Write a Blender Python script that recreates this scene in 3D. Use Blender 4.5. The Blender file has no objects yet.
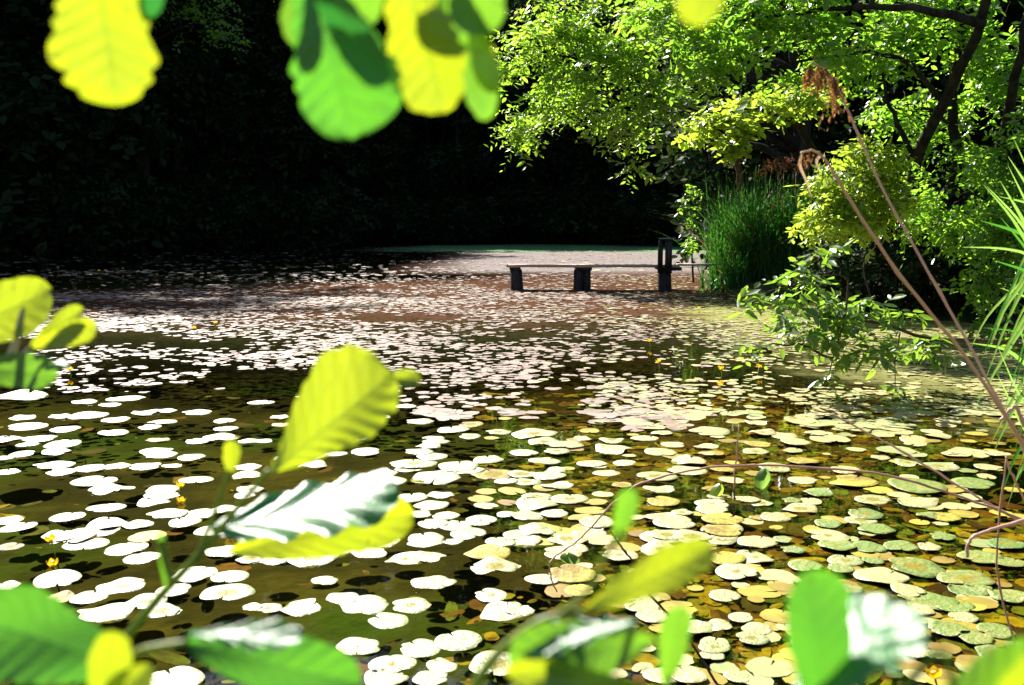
import bpy, math, random
import numpy as np
from mathutils import Vector, Matrix

R = math.radians
rng = np.random.default_rng(7)
random.seed(7)
scene = bpy.context.scene
COL = scene.collection

# ------------------------------------------------------------------ camera
F = 1010.0
HOR = 222.0
CAM = Vector((0, 0, 1.6))
PITCH = math.atan((342.5 - HOR) / F)
cam_d = bpy.data.cameras.new('camera')
cam = bpy.data.objects.new('camera', cam_d)
COL.objects.link(cam)
cam.location = CAM
cam.rotation_euler = (R(90) - PITCH, 0, 0)
cam_d.sensor_width = 36
cam_d.lens = 36 * F / 1024
cam_d.clip_start = 0.02
cam_d.clip_end = 2000
cam_d.dof.use_dof = True
cam_d.dof.focus_distance = 11.0
cam_d.dof.aperture_fstop = 7.5
scene.camera = cam
ROT = Matrix.Rotation(R(90) - PITCH, 3, 'X')


def ray(px, py):
    return ROT @ Vector(((px - 512) / F, -(py - 342.5) / F, -1))


def pt(px, py, d):
    v = ray(px, py)
    return CAM + v * (d / v.y)


def wpt(px, py, z=0.0):
    v = ray(px, py)
    return CAM + v * ((z - CAM.z) / v.z)


# ------------------------------------------------------------------ light
SUN_AZ, SUN_EL = R(-30), R(42)      # azimuth from +Y, negative = to the left
w = bpy.data.worlds.new('World')
scene.world = w
w.use_nodes = True
nt = w.node_tree
bg = nt.nodes['Background']
sky = nt.nodes.new('ShaderNodeTexSky')
sky.sky_type = 'NISHITA'
sky.sun_disc = False
sky.sun_elevation = SUN_EL
sky.sun_rotation = SUN_AZ
nt.links.new(sky.outputs[0], bg.inputs[0])
bg.inputs[1].default_value = 0.05
sl = bpy.data.lights.new('sun', 'SUN')
sl.energy = 5.0
sl.angle = R(0.53)
sl.color = (1, 0.95, 0.86)
so = bpy.data.objects.new('sun', sl)
COL.objects.link(so)
sd = Vector((math.sin(SUN_AZ) * math.cos(SUN_EL), math.cos(SUN_AZ) * math.cos(SUN_EL), math.sin(SUN_EL)))
so.rotation_euler = (-sd).to_track_quat('-Z', 'Y').to_euler()
so.location = (0, 0, 60)
vs = scene.view_settings
vs.view_transform = 'Standard'
vs.look = 'None'
vs.exposure = 1.9
vs.gamma = 1
scene.cycles.max_bounces = 8
scene.cycles.transparent_max_bounces = 12
scene.cycles.caustics_reflective = False
scene.cycles.caustics_refractive = False
scene.cycles.sample_clamp_indirect = 6


# ------------------------------------------------------------------ node helpers
class NT:
    def __init__(self, name):
        self.m = bpy.data.materials.new(name)
        self.m.use_nodes = True
        self.t = self.m.node_tree
        self.t.nodes.clear()
        self.out = self.t.nodes.new('ShaderNodeOutputMaterial')

    def n(self, typ, **kw):
        nd = self.t.nodes.new('ShaderNode' + typ)
        for k, v in kw.items():
            setattr(nd, k, v)
        return nd

    def set(self, sock, v):
        if isinstance(v, bpy.types.NodeSocket):
            self.t.links.new(v, sock)
        elif v is not None:
            if sock.type == 'RGBA' and len(v) == 3:
                v = (*v, 1)
            sock.default_value = v

    def math(self, op, a, b=None, c=None, clamp=False):
        nd = self.n('Math', operation=op, use_clamp=clamp)
        self.set(nd.inputs[0], a)
        if b is not None: self.set(nd.inputs[1], b)
        if c is not None: self.set(nd.inputs[2], c)
        return nd.outputs[0]

    def mix(self, f, a, b, blend='MIX'):
        nd = self.n('Mix', data_type='RGBA', blend_type=blend)
        self.set(nd.inputs[0], f); self.set(nd.inputs[6], a); self.set(nd.inputs[7], b)
        return nd.outputs[2]

    def ramp(self, f, stops, interp='LINEAR'):
        nd = self.n('ValToRGB')
        nd.color_ramp.interpolation = interp
        e = nd.color_ramp.elements
        while len(e) < len(stops): e.new(0.5)
        for el, (p, c) in zip(e, stops):
            el.position = p
            el.color = (*c, 1) if not isinstance(c, (int, float)) else (c, c, c, 1)
        self.set(nd.inputs[0], f)
        return nd.outputs[0]

    def noise(self, scale, vec=None, detail=3, rough=0.55):
        nd = self.n('TexNoise')
        nd.inputs['Scale'].default_value = scale
        nd.inputs['Detail'].default_value = detail
        nd.inputs['Roughness'].default_value = rough
        if vec is not None: self.set(nd.inputs['Vector'], vec)
        return nd.outputs[0]

    def pos(self):
        return self.n('NewGeometry').outputs['Position']

    def obj(self):
        return self.n('TexCoord').outputs['Object']

    def rand(self):
        a = self.n('NewGeometry').outputs['Random Per Island']
        b = self.n('ObjectInfo').outputs['Random']
        return self.math('FRACT', self.math('ADD', a, b))

    def smooth(self, v, a, b):
        nd = self.n('MapRange', interpolation_type='SMOOTHSTEP')
        self.set(nd.inputs[0], v)
        nd.inputs[1].default_value = a
        nd.inputs[2].default_value = b
        return nd.outputs[0]

    def bump(self, h, strength=0.3, dist=0.01):
        nd = self.n('Bump')
        nd.inputs['Strength'].default_value = strength
        nd.inputs['Distance'].default_value = dist
        self.set(nd.inputs['Height'], h)
        return nd.outputs[0]

    def principled(self, col, rough=0.6, spec=0.5, normal=None):
        nd = self.n('BsdfPrincipled')
        self.set(nd.inputs['Base Color'], col)
        self.set(nd.inputs['Roughness'], rough)
        self.set(nd.inputs['Specular IOR Level'], spec)
        if normal is not None: self.set(nd.inputs['Normal'], normal)
        return nd.outputs[0]

    def done(self, sh):
        self.t.links.new(sh, self.out.inputs[0])
        return self.m

    def leafshader(self, refl, trans, rough=0.4, spec=0.5, tfac=0.5, normal=None):
        p = self.principled(refl, rough, spec, normal)
        t = self.n('BsdfTranslucent')
        self.set(t.inputs[0], trans)
        if normal is not None: self.set(t.inputs['Normal'], normal)
        m = self.n('MixShader')
        m.inputs[0].default_value = tfac
        self.t.links.new(p, m.inputs[1]); self.t.links.new(t.outputs[0], m.inputs[2])
        return m.outputs[0]


def tree_leaf(name, c0, c1, t0, t1, rough=0.4, spec=0.5, tfac=0.5):
    k = NT(name)
    r = k.rand()
    nz = k.noise(0.9, k.pos(), 2)
    f = k.math('MULTIPLY_ADD', r, 0.55, k.math('MULTIPLY', nz, 0.45))
    return k.done(k.leafshader(k.mix(f, c0, c1), k.mix(f, t0, t1), rough, spec, tfac))


M = {}
M['leaf_light'] = tree_leaf('light_leaf', (0.05, 0.10, 0.012), (0.09, 0.16, 0.02), (0.24, 0.56, 0.03), (0.58, 0.8, 0.06), 0.36, 0.8)
M['leaf_yellow'] = tree_leaf('yellow_green_leaf', (0.07, 0.12, 0.012), (0.12, 0.18, 0.02), (0.4, 0.6, 0.04), (0.6, 0.75, 0.06), 0.36, 0.8)
M['leaf_mid'] = tree_leaf('mid_leaf', (0.035, 0.075, 0.012), (0.07, 0.13, 0.02), (0.14, 0.46, 0.02), (0.5, 0.78, 0.05), 0.34, 0.8)
M['leaf_shrub'] = tree_leaf('shrub_leaf', (0.04, 0.09, 0.02), (0.08, 0.14, 0.03), (0.14, 0.32, 0.02), (0.34, 0.5, 0.04), 0.36, 1.0)
M['leaf_dark'] = tree_leaf('dark_leaf', (0.012, 0.026, 0.008), (0.022, 0.04, 0.012), (0.006, 0.02, 0.004), (0.012, 0.03, 0.006), 0.65, 0.12, 0.25)  # set near black, putting the wood's deep shade into the leaf colour
M['reed_leaf'] = tree_leaf('reed_blade', (0.010, 0.055, 0.012), (0.04, 0.14, 0.02), (0.02, 0.16, 0.015), (0.12, 0.36, 0.025), 0.45, 0.4, 0.4)
M['reed_bright'] = tree_leaf('fresh_reed_blade', (0.07, 0.15, 0.02), (0.12, 0.2, 0.03), (0.16, 0.34, 0.04), (0.28, 0.46, 0.08), 0.38, 0.7, 0.5)


def bark(name, c0, c1, scale=6, rough=0.9):
    k = NT(name)
    mp = k.n('Mapping')
    mp.inputs['Scale'].default_value = (1, 1, 0.25)
    k.t.links.new(k.obj(), mp.inputs[0])
    nz = k.noise(scale, mp.outputs[0], 5, 0.65)
    return k.done(k.principled(k.mix(k.smooth(nz, 0.35, 0.7), c0, c1), rough, 0.15, k.bump(nz, 0.8, 0.03)))


M['bark_dark'] = bark('dark_bark', (0.012, 0.010, 0.008), (0.04, 0.032, 0.025), 8)
M['bark_brown'] = bark('brown_bark', (0.05, 0.03, 0.015), (0.13, 0.08, 0.04), 10)
k = NT('pale_marked_bark')
mp = k.n('Mapping'); mp.inputs['Scale'].default_value = (1, 1, 2.2)
k.t.links.new(k.obj(), mp.inputs[0])
nz = k.noise(2.6, mp.outputs[0], 4, 0.6)
M['bark_pale'] = k.done(k.principled(k.mix(k.smooth(nz, 0.56, 0.66), (0.02, 0.018, 0.018), (0.22, 0.21, 0.22)), 0.85, 0.2))
M['twig'] = bark('twig_bark', (0.05, 0.035, 0.02), (0.12, 0.08, 0.045), 40)
M['twig_red'] = tree_leaf('reddish_twig', (0.4, 0.24, 0.17), (0.55, 0.36, 0.27), (0.4, 0.2, 0.14), (0.5, 0.3, 0.2), 0.5, 0.5, 0.35)
M['dry_reed'] = tree_leaf('dry_reed', (0.5, 0.32, 0.17), (0.66, 0.47, 0.28), (0.5, 0.28, 0.12), (0.6, 0.4, 0.22), 0.5, 0.5, 0.35)
M['dry_pink'] = tree_leaf('dry_pinkish_reed', (0.5, 0.31, 0.23), (0.68, 0.48, 0.38), (0.5, 0.32, 0.22), (0.6, 0.44, 0.32), 0.45, 0.5, 0.35)
M['plume'] = tree_leaf('reed_plume', (0.22, 0.09, 0.04), (0.38, 0.18, 0.08), (0.4, 0.16, 0.05), (0.6, 0.3, 0.1), 0.8, 0.1, 0.45)
M['green_stem'] = tree_leaf('green_stem', (0.14, 0.2, 0.02), (0.18, 0.24, 0.03), (0.3, 0.4, 0.03), (0.36, 0.44, 0.04), 0.45, 0.4, 0.3)
M['pale_stem'] = tree_leaf('pale_stem', (0.4, 0.36, 0.26), (0.5, 0.44, 0.3), (0.4, 0.36, 0.2), (0.5, 0.42, 0.2), 0.4, 0.4, 0.3)


def wood(name, c0, c1):
    k = NT(name)
    mp = k.n('Mapping')
    mp.inputs['Scale'].default_value = (1.2, 8, 8)
    k.t.links.new(k.obj(), mp.inputs[0])
    nz = k.noise(4, mp.outputs[0], 5, 0.65)
    return k.done(k.principled(k.mix(nz, c0, c1), 0.75, 0.25, k.bump(nz, 0.6, 0.01)))


M['deck'] = wood('weathered_plank', (0.26, 0.18, 0.14), (0.5, 0.38, 0.31))
M['post'] = bark('wet_dark_post', (0.008, 0.008, 0.009), (0.04, 0.036, 0.038), 12, 0.6)
M['cap'] = wood('grey_cap_board', (0.10, 0.09, 0.10), (0.2, 0.18, 0.2))


def alder(name, refl, trans, vein_r, vein_t, rough=0.28, spec=0.7, tfac=0.5):
    k = NT(name)
    uv = k.n('UVMap')
    sp = k.n('SeparateXYZ')
    k.t.links.new(uv.outputs[0], sp.inputs[0])
    u, v = sp.outputs[0], sp.outputs[1]
    av = k.math('ABSOLUTE', k.math('MULTIPLY_ADD', v, 2, -1))
    ph = k.math('SUBTRACT', k.math('MULTIPLY', u, 9), k.math('MULTIPLY', av, 2.6))
    tri = k.math('ABSOLUTE', k.math('SUBTRACT', k.math('FRACT', ph), 0.5))
    side = k.smooth(tri, 0.10, 0.0)
    mid = k.smooth(av, 0.055, 0.015)
    vein = k.math('MAXIMUM', k.math('MULTIPLY', side, 0.75), mid)
    nz = k.noise(60, k.obj(), 3)
    vo = k.n('TexVoronoi', feature='DISTANCE_TO_EDGE')
    vo.inputs['Scale'].default_value = 260
    k.t.links.new(k.obj(), vo.inputs['Vector'])
    net = k.smooth(vo.outputs['Distance'], 0.14, 0.02)
    vein = k.math('MAXIMUM', vein, k.math('MULTIPLY', net, 0.35))
    wob = k.smooth(k.math('MULTIPLY_ADD', k.noise(18, k.obj(), 3), 0.7, k.math('MULTIPLY', nz, 0.3)), 0.36, 0.62)
    r0 = k.mix(k.math('MULTIPLY', wob, 0.35), refl, tuple(c * 0.6 for c in refl))
    t0 = k.mix(k.math('MULTIPLY', wob, 0.75), trans, (trans[0] * 0.72, trans[1] * 0.82, trans[2]))
    spot = k.math('MULTIPLY', k.smooth(k.noise(120, k.obj(), 2), 0.68, 0.74), 0.7)
    r0 = k.mix(spot, r0, (0.10, 0.05, 0.02)); t0 = k.mix(spot, t0, (0.16, 0.10, 0.01))
    nrm = k.bump(k.math('SUBTRACT', k.math('MULTIPLY', nz, 0.25), vein), 0.35, 0.0008)
    return k.done(k.leafshader(k.mix(vein, r0, vein_r), k.mix(vein, t0, vein_t), rough, spec, tfac, nrm))


M['alder_yellow'] = alder('alder_leaf_yellow', (0.15, 0.24, 0.015), (0.52, 0.58, 0.012), (0.18, 0.26, 0.03), (0.27, 0.37, 0.012))
M['alder_green'] = alder('alder_leaf_green', (0.04, 0.12, 0.02), (0.22, 0.46, 0.02), (0.09, 0.17, 0.04), (0.14, 0.36, 0.02))
M['alder_mid'] = alder('alder_leaf_mid_green', (0.03, 0.12, 0.02), (0.12, 0.40, 0.02), (0.08, 0.17, 0.04), (0.08, 0.29, 0.02), 0.3, 0.8)
M['alder_deep'] = alder('alder_leaf_deep_green', (0.015, 0.17, 0.015), (0.05, 0.34, 0.03), (0.05, 0.2, 0.05), (0.05, 0.26, 0.03), 0.40, 1.0, 0.35)


# ------------------------------------------------------------------ object helpers
def mesh_np(name, V, faces_by_size):
    """V (n,3); faces_by_size list of (m,k) int arrays"""
    me = bpy.data.meshes.new(name)
    V = np.asarray(V, dtype=np.float32)
    me.vertices.add(len(V))
    me.vertices.foreach_set('co', V.ravel())
    fs = [np.asarray(f, dtype=np.int32) for f in faces_by_size if len(f)]
    nl = sum(f.size for f in fs); npoly = sum(len(f) for f in fs)
    me.loops.add(nl)
    me.loops.foreach_set('vertex_index', np.concatenate([f.ravel() for f in fs]))
    me.polygons.add(npoly)
    st = np.concatenate([np.full(len(f), f.shape[1], np.int32) for f in fs])
    start = np.concatenate([[0], np.cumsum(st)[:-1]]).astype(np.int32)
    me.polygons.foreach_set('loop_start', start)
    me.update(calc_edges=True)
    me.validate()
    return me


class MB:
    def __init__(self):
        self.v = []; self.q = []; self.t = []; self.n = 0

    def add(self, V, Q=None, T=None):
        V = np.asarray(V, dtype=np.float64)
        if Q is not None and len(Q): self.q.append(np.asarray(Q) + self.n)
        if T is not None and len(T): self.t.append(np.asarray(T) + self.n)
        self.v.append(V); self.n += len(V)
        return self

    def tube(self, pts, radii, sides=7):
        P = np.array([tuple(p) for p in pts], float)
        n = len(P)
        if np.isscalar(radii): radii = [radii] * n
        rad = np.array(radii, float)
        T = np.gradient(P, axis=0)
        T /= np.linalg.norm(T, axis=1)[:, None] + 1e-9
        ref = np.array([0.31, 0.27, 0.91]) if abs(T[0][2]) < 0.9 else np.array([0.9, 0.3, 0.1])
        A = np.cross(T, ref); A /= np.linalg.norm(A, axis=1)[:, None] + 1e-9
        B = np.cross(T, A)
        th = np.linspace(0, 2 * np.pi, sides, endpoint=False)
        V = P[:, None, :] + rad[:, None, None] * (np.cos(th)[None, :, None] * A[:, None, :] + np.sin(th)[None, :, None] * B[:, None, :])
        V = V.reshape(-1, 3)
        Q = []
        for i in range(n - 1):
            for j in range(sides):
                a = i * sides + j; b = i * sides + (j + 1) % sides
                Q.append((a, b, b + sides, a + sides))
        T_ = []
        V = np.vstack([V, P[0], P[-1]])
        for j in range(sides):
            T_.append((n * sides, (j + 1) % sides, j))
            T_.append((n * sides + 1, (n - 1) * sides + j, (n - 1) * sides + (j + 1) % sides))
        return self.add(V, Q, T_)

    def box(self, c, size, rz=0.0, jitter=0.0, ry=0.0):
        s = np.array(size) / 2
        V = np.array([[x, y, z] for x in (-1, 1) for y in (-1, 1) for z in (-1, 1)], float) * s
        if jitter: V += rng.normal(0, jitter, V.shape)
        m = np.array(Matrix.Rotation(rz, 3, 'Z') @ Matrix.Rotation(ry, 3, 'Y'))
        V = V @ m.T + np.array(c)
        return self.add(V, [(0, 1, 3, 2), (4, 6, 7, 5), (0, 4, 5, 1), (2, 3, 7, 6), (0, 2, 6, 4), (1, 5, 7, 3)])

    def mesh(self, name):
        V = np.vstack(self.v)
        f = []
        if self.q: f.append(np.vstack(self.q))
        if self.t: f.append(np.vstack(self.t))
        return mesh_np(name, V, f)

    def build(self, name, mat, parent=None, smooth=False):
        return link(name, self.mesh(name), mat, parent, smooth)


def link(name, me, mat, parent=None, smooth=False):
    if mat is not None and not me.materials:
        me.materials.append(mat)
    if smooth:
        me.polygons.foreach_set('use_smooth', np.ones(len(me.polygons), bool))
    o = bpy.data.objects.new(name, me)
    COL.objects.link(o)
    if parent is not None:
        o.parent = parent
        o.matrix_parent_inverse = Matrix.Translation(-parent.location) if parent.parent is None else Matrix()
    return o


def tag(o, label=None, cat=None, group=None, kind=None):
    if label: o['label'] = label
    if cat: o['category'] = cat
    if group: o['group'] = group
    if kind: o['kind'] = kind
    return o


def thing(name, label, cat, loc=(0, 0, 0), group=None):
    o = bpy.data.objects.new(name, None)
    COL.objects.link(o)
    o.location = loc
    o.empty_display_size = 0.1
    return tag(o, label, cat, group)


def copy_tree(o, loc, rz=0, sc=1.0, parent=None):
    c = o.copy()
    COL.objects.link(c)
    if parent is None:
        c.location = loc; c.rotation_euler = (0, 0, rz); c.scale = (sc, sc, sc)
    else:
        c.parent = parent
    for ch in o.children:
        copy_tree(ch, None, parent=c)
    return c


def nrmz(a):
    return a / (np.linalg.norm(a, axis=-1, keepdims=True) + 1e-9)


def leaves(p, a, n, L, W, fold=0.12):
    """folded leaf per row: p base, a axis, n normal, L length, W width"""
    N = len(p)
    a = nrmz(a)
    s = nrmz(np.cross(a, n)); n = np.cross(s, a)
    L = np.broadcast_to(np.asarray(L, float), (N,))[:, None]; W = np.broadcast_to(np.asarray(W, float), (N,))[:, None]
    V = np.stack([p,
                  p + a * L * 0.32 + s * W * 0.44,
                  p + a * L * 0.68 + s * W * 0.40 - n * L * 0.03,
                  p + a * L - n * L * 0.10,
                  p + a * L * 0.68 - s * W * 0.40 - n * L * 0.03,
                  p + a * L * 0.32 - s * W * 0.44,
                  p + a * L * 0.50 - n * W * fold * 1.6], 1).reshape(-1, 3)
    b = (np.arange(N) * 7)[:, None]
    Q = np.concatenate([b + np.array([[0, 6, 2, 1]]), b + np.array([[6, 3, 2, 2]])[:, :4] * 0 + np.array([[0, 5, 4, 6]])], 0)
    T = np.concatenate([b + np.array([[6, 3, 2]]), b + np.array([[6, 4, 3]])], 0)
    return V, Q, T


def sprays(blobs, per_unit, nl, slen, ll, droop=0.25, wid=0.5, gap=0.0, flat=0.6, gscale=1.2):
    """blobs: (center Vector, (rx,ry,rz), weight). Leaf sprays through the volume; returns leaf arrays and twigs"""
    C, D = [], []
    for c, r, k in blobs:
        n = max(3, int(per_unit * k))
        d = nrmz(rng.normal(size=(n, 3)))
        rad = rng.uniform(0.25, 1.0, n) ** 0.5
        rad *= 1 + 0.15 * rng.normal(size=n)
        C.append(np.array(c) + d * rad[:, None] * np.array(r))
        D.append(d)
    C = np.vstack(C); D = np.vstack(D)
    if gap:
        ph = np.sin(C[:, 0] * 2.1 * gscale + 1.3) * np.sin(C[:, 2] * 2.9 * gscale + 0.4) + 0.7 * np.sin(C[:, 0] * 4.7 * gscale + C[:, 2] * 3.1 * gscale) * np.sin(C[:, 1] * 2.3 * gscale)
        keep = ph > (-1.0 + gap * 1.6)
        C, D = C[keep], D[keep]
    n = len(C)
    D = D * np.array([1, 1, 0.35]) + rng.normal(0, 0.35, (n, 3)) + np.array([0, 0, -droop])
    D = nrmz(D)
    up = nrmz(np.array([0, 0, 1.0]) + rng.normal(0, 1 - flat, (n, 3)))
    t = np.linspace(0.08, 1, nl)
    SL = slen * rng.uniform(0.6, 1.3, n)
    P = C[:, None, :] + D[:, None, :] * (t[None, :, None] - 0.5) * SL[:, None, None]
    P[:, :, 2] -= (t[None, :] ** 2) * SL[:, None] * droop * 0.5
    side = nrmz(np.cross(D, up))
    sg = np.where(np.arange(nl) % 2 == 0, 1.0, -1.0)[None, :, None]
    A = D[:, None, :] * 0.55 + side[:, None, :] * sg + rng.normal(0, 0.25, (n, nl, 3))
    A[:, :, 2] -= droop * 0.5
    NN = up[:, None, :] + rng.normal(0, 0.33, (n, nl, 3))
    LL = ll * rng.uniform(0.75, 1.2, (n, 1)) * rng.uniform(0.45, 1.25, (n, nl))
    lv = leaves(P.reshape(-1, 3), A.reshape(-1, 3), NN.reshape(-1, 3), LL.ravel(), LL.ravel() * wid)
    a0 = C - D * SL[:, None] * 0.55
    a1 = P[:, -1, :]
    return lv, (a0, a1)


def twig_prisms(a0, a1, r):
    n = len(a0)
    d = nrmz(a1 - a0)
    s = nrmz(np.cross(d, np.array([0.2, 0.3, 0.9])))
    q = np.cross(d, s)
    V = np.stack([a0 + s * r, a0 - s * r * .5 + q * r * .87, a0 - s * r * .5 - q * r * .87, a1], 1).reshape(-1, 3)
    b = (np.arange(n) * 4)[:, None]
    T = np.concatenate([b + np.array([[0, 1, 3]]), b + np.array([[1, 2, 3]]), b + np.array([[2, 0, 3]])], 0)
    return V, T


def curve(p0, p1, sag=0.0, n=7, wob=0.0):
    p0 = np.array(tuple(p0)); p1 = np.array(tuple(p1))
    t = np.linspace(0, 1, n)[:, None]
    P = p0 + (p1 - p0) * t
    P[:, 2] += sag * np.sin(np.pi * t[:, 0])
    if wob:
        off = rng.normal(0, wob, P.shape); off[0] = 0; off[-1] = 0
        P += off
    return P


def make_tree(name, label, cat, base, stems, blobs, leafmat, barkmat, per_unit, nl, slen, ll, r0, droop=0.25, wid=0.5,
              gap=0.0, group=None, twig_r=0.004, loc=True, crown='crown', trunk='trunk'):
    """stems: list of point lists (Vector) with start radius; limbs join the nearest stem point to each blob"""
    base = Vector(base)
    t = thing(name, label, cat, base if loc else (0, 0, 0), group)
    tr = MB()
    allp = []
    for pts, ra, rb in stems:
        P = np.array([tuple(p) for p in pts])
        # resample smooth
        m = 14
        s = np.linspace(0, len(P) - 1, m)
        Q = np.stack([np.interp(s, np.arange(len(P)), P[:, i]) for i in range(3)], 1)
        Q[1:-1] = (Q[:-2] + Q[1:-1] * 2 + Q[2:]) / 4
        Q[1:-1] += rng.normal(0, ra * 0.22, (m - 2, 3))
        tr.tube(Q, np.linspace(ra, rb, m), 9)
        allp.append(Q)
    allp = np.vstack(allp)
    for c, r, k in blobs:
        c = np.array(tuple(c))
        dd = np.linalg.norm(allp - c, axis=1) + np.maximum(0, allp[:, 2] - c[2]) * 0.7
        s = allp[np.argmin(dd)]
        L = np.linalg.norm(c - s)
        if L < 0.15: continue
        tr.tube(curve(s, c, 0.12 * L, 8, 0.02 * L), np.linspace(min(r0 * 0.45, 0.02 * L + 0.012), 0.006, 8), 6)
        for q in range(3):
            e = c + rng.normal(0, 0.55, 3) * np.array(r)
            tr.tube(curve(c - (c - s) * 0.25, e, 0.02, 6, 0.02 * L), np.linspace(0.011, 0.004, 6), 5)
    tr.build(trunk, barkmat, t, True)
    lv, tw = sprays(blobs, per_unit, nl, slen, ll, droop, wid, gap)
    cm = MB(); cm.add(*lv)
    nleaf_q, nleaf_t = len(lv[1]), len(lv[2])
    V, T = twig_prisms(tw[0], tw[1], twig_r)
    cm.add(V, None, T)
    co = cm.build(crown, leafmat, t)
    co.data.materials.append(barkmat)
    mi = np.zeros(len(co.data.polygons), np.int32); mi[nleaf_q + nleaf_t:] = 1
    co.data.polygons.foreach_set('material_index', mi)
    return t


def B(px, py, d, rx, ry, rd=None, k=1.0):
    c = pt(px, py, d)
    s = d / F
    rd = rd if rd is not None else (rx + ry) / 2 * s * 1.2
    return (c, (rx * s, rd, ry * s), k * rx * ry / 1000.0)


# ------------------------------------------------------------------ ground and water
POND = np.array([(-9, 1.3), (-2, 1.45), (1.0, 1.5), (2.3, 3.0), (3.5, 5), (4.8, 8), (5.4, 10), (6.8, 12.3), (7.8, 14.6), (7.3, 16.2),
                 (6.0, 17.6), (5.7, 20), (5.0, 22.6), (4.6, 24.2), (5.0, 27), (6.6, 33), (9, 43), (13, 56), (11, 70), (2, 75),
                 (-9, 72), (-18, 63), (-26, 52), (-37, 43), (-40, 22), (-26, 5)], float)


def pond_sd(X, Y):
    P = np.stack([X, Y], -1)
    A = POND; Bv = np.roll(POND, -1, axis=0)
    best = np.full(X.shape, 1e9); inside = np.zeros(X.shape, bool)
    for a, b in zip(A, Bv):
        e = b - a
        t = np.clip(((P - a) @ e) / (e @ e), 0, 1)
        d = np.linalg.norm(P - a - t[..., None] * e, axis=-1)
        best = np.minimum(best, d)
        c = ((a[1] > Y) != (b[1] > Y)) & (X < (b[0] - a[0]) * (Y - a[1]) / (b[1] - a[1] + 1e-12) + a[0])
        inside ^= c
    return np.where(inside, -best, best)


def height(X, Y):
    s = pond_sd(X, Y)
    n1 = np.sin(X * 1.7 + np.sin(Y * 1.1)) * np.sin(Y * 1.9 + 0.5) * 0.04 + np.sin(X * .31 + 2) * np.sin(Y * .27) * 0.25
    out = 0.30 * (1 - np.exp(-np.maximum(s, 0) / 0.6)) + 0.035 * np.clip(s, 0, 60) + n1 * np.clip(s / 2, 0, 1)
    inn = -0.8 * (1 - np.exp(-np.maximum(-s, 0) / 1.2)) + n1 * 0.5 * np.clip(-s / 2, 0, 1)
    q = np.clip((Y - 84) / 55, 0, 1)
    out = out + 32 * q * q * (3 - 2 * q) * np.clip((X + 130) / 50, 0, 1) * np.clip((110 - X) / 50, 0, 1)  # unseen hill behind the far shore, added to block sky reflected in the water
    return np.where(s > 0, out, inn)


def hz(x, y):
    return float(height(np.array([x], float), np.array([y], float))[0])


gx = np.concatenate([np.linspace(-400, -60, 16), np.arange(-56, -12, 1.6), np.arange(-12, 12, 0.35), np.arange(12, 50, 1.6), np.linspace(54, 400, 16)])
gy = np.concatenate([np.linspace(-300, -12, 12), np.arange(-10, -1, 0.9), np.arange(-1, 30, 0.35), np.arange(30, 95, 1.5), np.arange(96, 150, 4), np.linspace(154, 600, 14)])
GX, GY = np.meshgrid(gx, gy)
GZ = height(GX, GY)
ny, nx = GX.shape
idx = np.arange(nx * ny).reshape(ny, nx)
Q = np.stack([idx[:-1, :-1], idx[:-1, 1:], idx[1:, 1:], idx[1:, :-1]], -1).reshape(-1, 4)
k = NT('pond_bed_and_bank_soil')
P = k.pos()
sp = k.n('SeparateXYZ'); k.t.links.new(P, sp.inputs[0])
n1 = k.noise(0.7, P, 5, 0.6); n2 = k.noise(6, P, 4, 0.6); n3 = k.noise(0.35, P, 3)
bed = k.mix(k.smooth(n1, 0.38, 0.66), (0.034, 0.034, 0.009), (0.115, 0.105, 0.02))
bed = k.mix(k.smooth(n3, 0.5, 0.64), bed, (0.05, 0.11, 0.010))
bed = k.mix(k.math('MULTIPLY', k.smooth(n2, 0.5, 0.75), 0.5), bed, (0.02, 0.018, 0.008))
xw = k.smooth(sp.outputs[0], -0.6, 1.6)
bed = k.mix(k.math('MULTIPLY', xw, 0.55), bed, k.mix(n2, (0.10, 0.05, 0.008), (0.17, 0.10, 0.012)))
bank = k.mix(k.smooth(n2, 0.4, 0.62), (0.025, 0.02, 0.012), (0.03, 0.055, 0.012))
soil = k.mix(k.smooth(sp.outputs[2], -0.02, 0.06), bed, bank)
gmat = k.done(k.principled(soil, 0.95, 0.1, k.bump(n2, 0.6, 0.05)))
g = link('ground', mesh_np('ground', np.stack([GX, GY, GZ], -1).reshape(-1, 3), [Q]), gmat, None, True)
tag(g, kind='structure')

# water sheet
k = NT('pond_water')
P = k.pos()
sp = k.n('SeparateXYZ'); k.t.links.new(P, sp.inputs[0])
X_, Y_ = sp.outputs[0], sp.outputs[1]
mp = k.n('Mapping'); mp.inputs['Scale'].default_value = (1, 1, 1); k.t.links.new(P, mp.inputs[0])
rip = k.noise(5, P, 2, 0.5)
nrm = k.bump(rip, 0.05, 0.02)
tr = k.n('BsdfTransparent'); tr.inputs[0].default_value = (0.70, 0.68, 0.40, 1)
gl = k.n('BsdfGlossy'); gl.inputs['Roughness'].default_value = 0.03
k.t.links.new(nrm, gl.inputs['Normal'])
fr = k.n('Fresnel'); fr.inputs[0].default_value = 1.33
k.t.links.new(nrm, fr.inputs['Normal'])
mx = k.n('MixShader')
k.t.links.new(k.math('MULTIPLY', fr.outputs[0], 0.9), mx.inputs[0])
k.t.links.new(tr.outputs[0], mx.inputs[1]); k.t.links.new(gl.outputs[0], mx.inputs[2])
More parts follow.
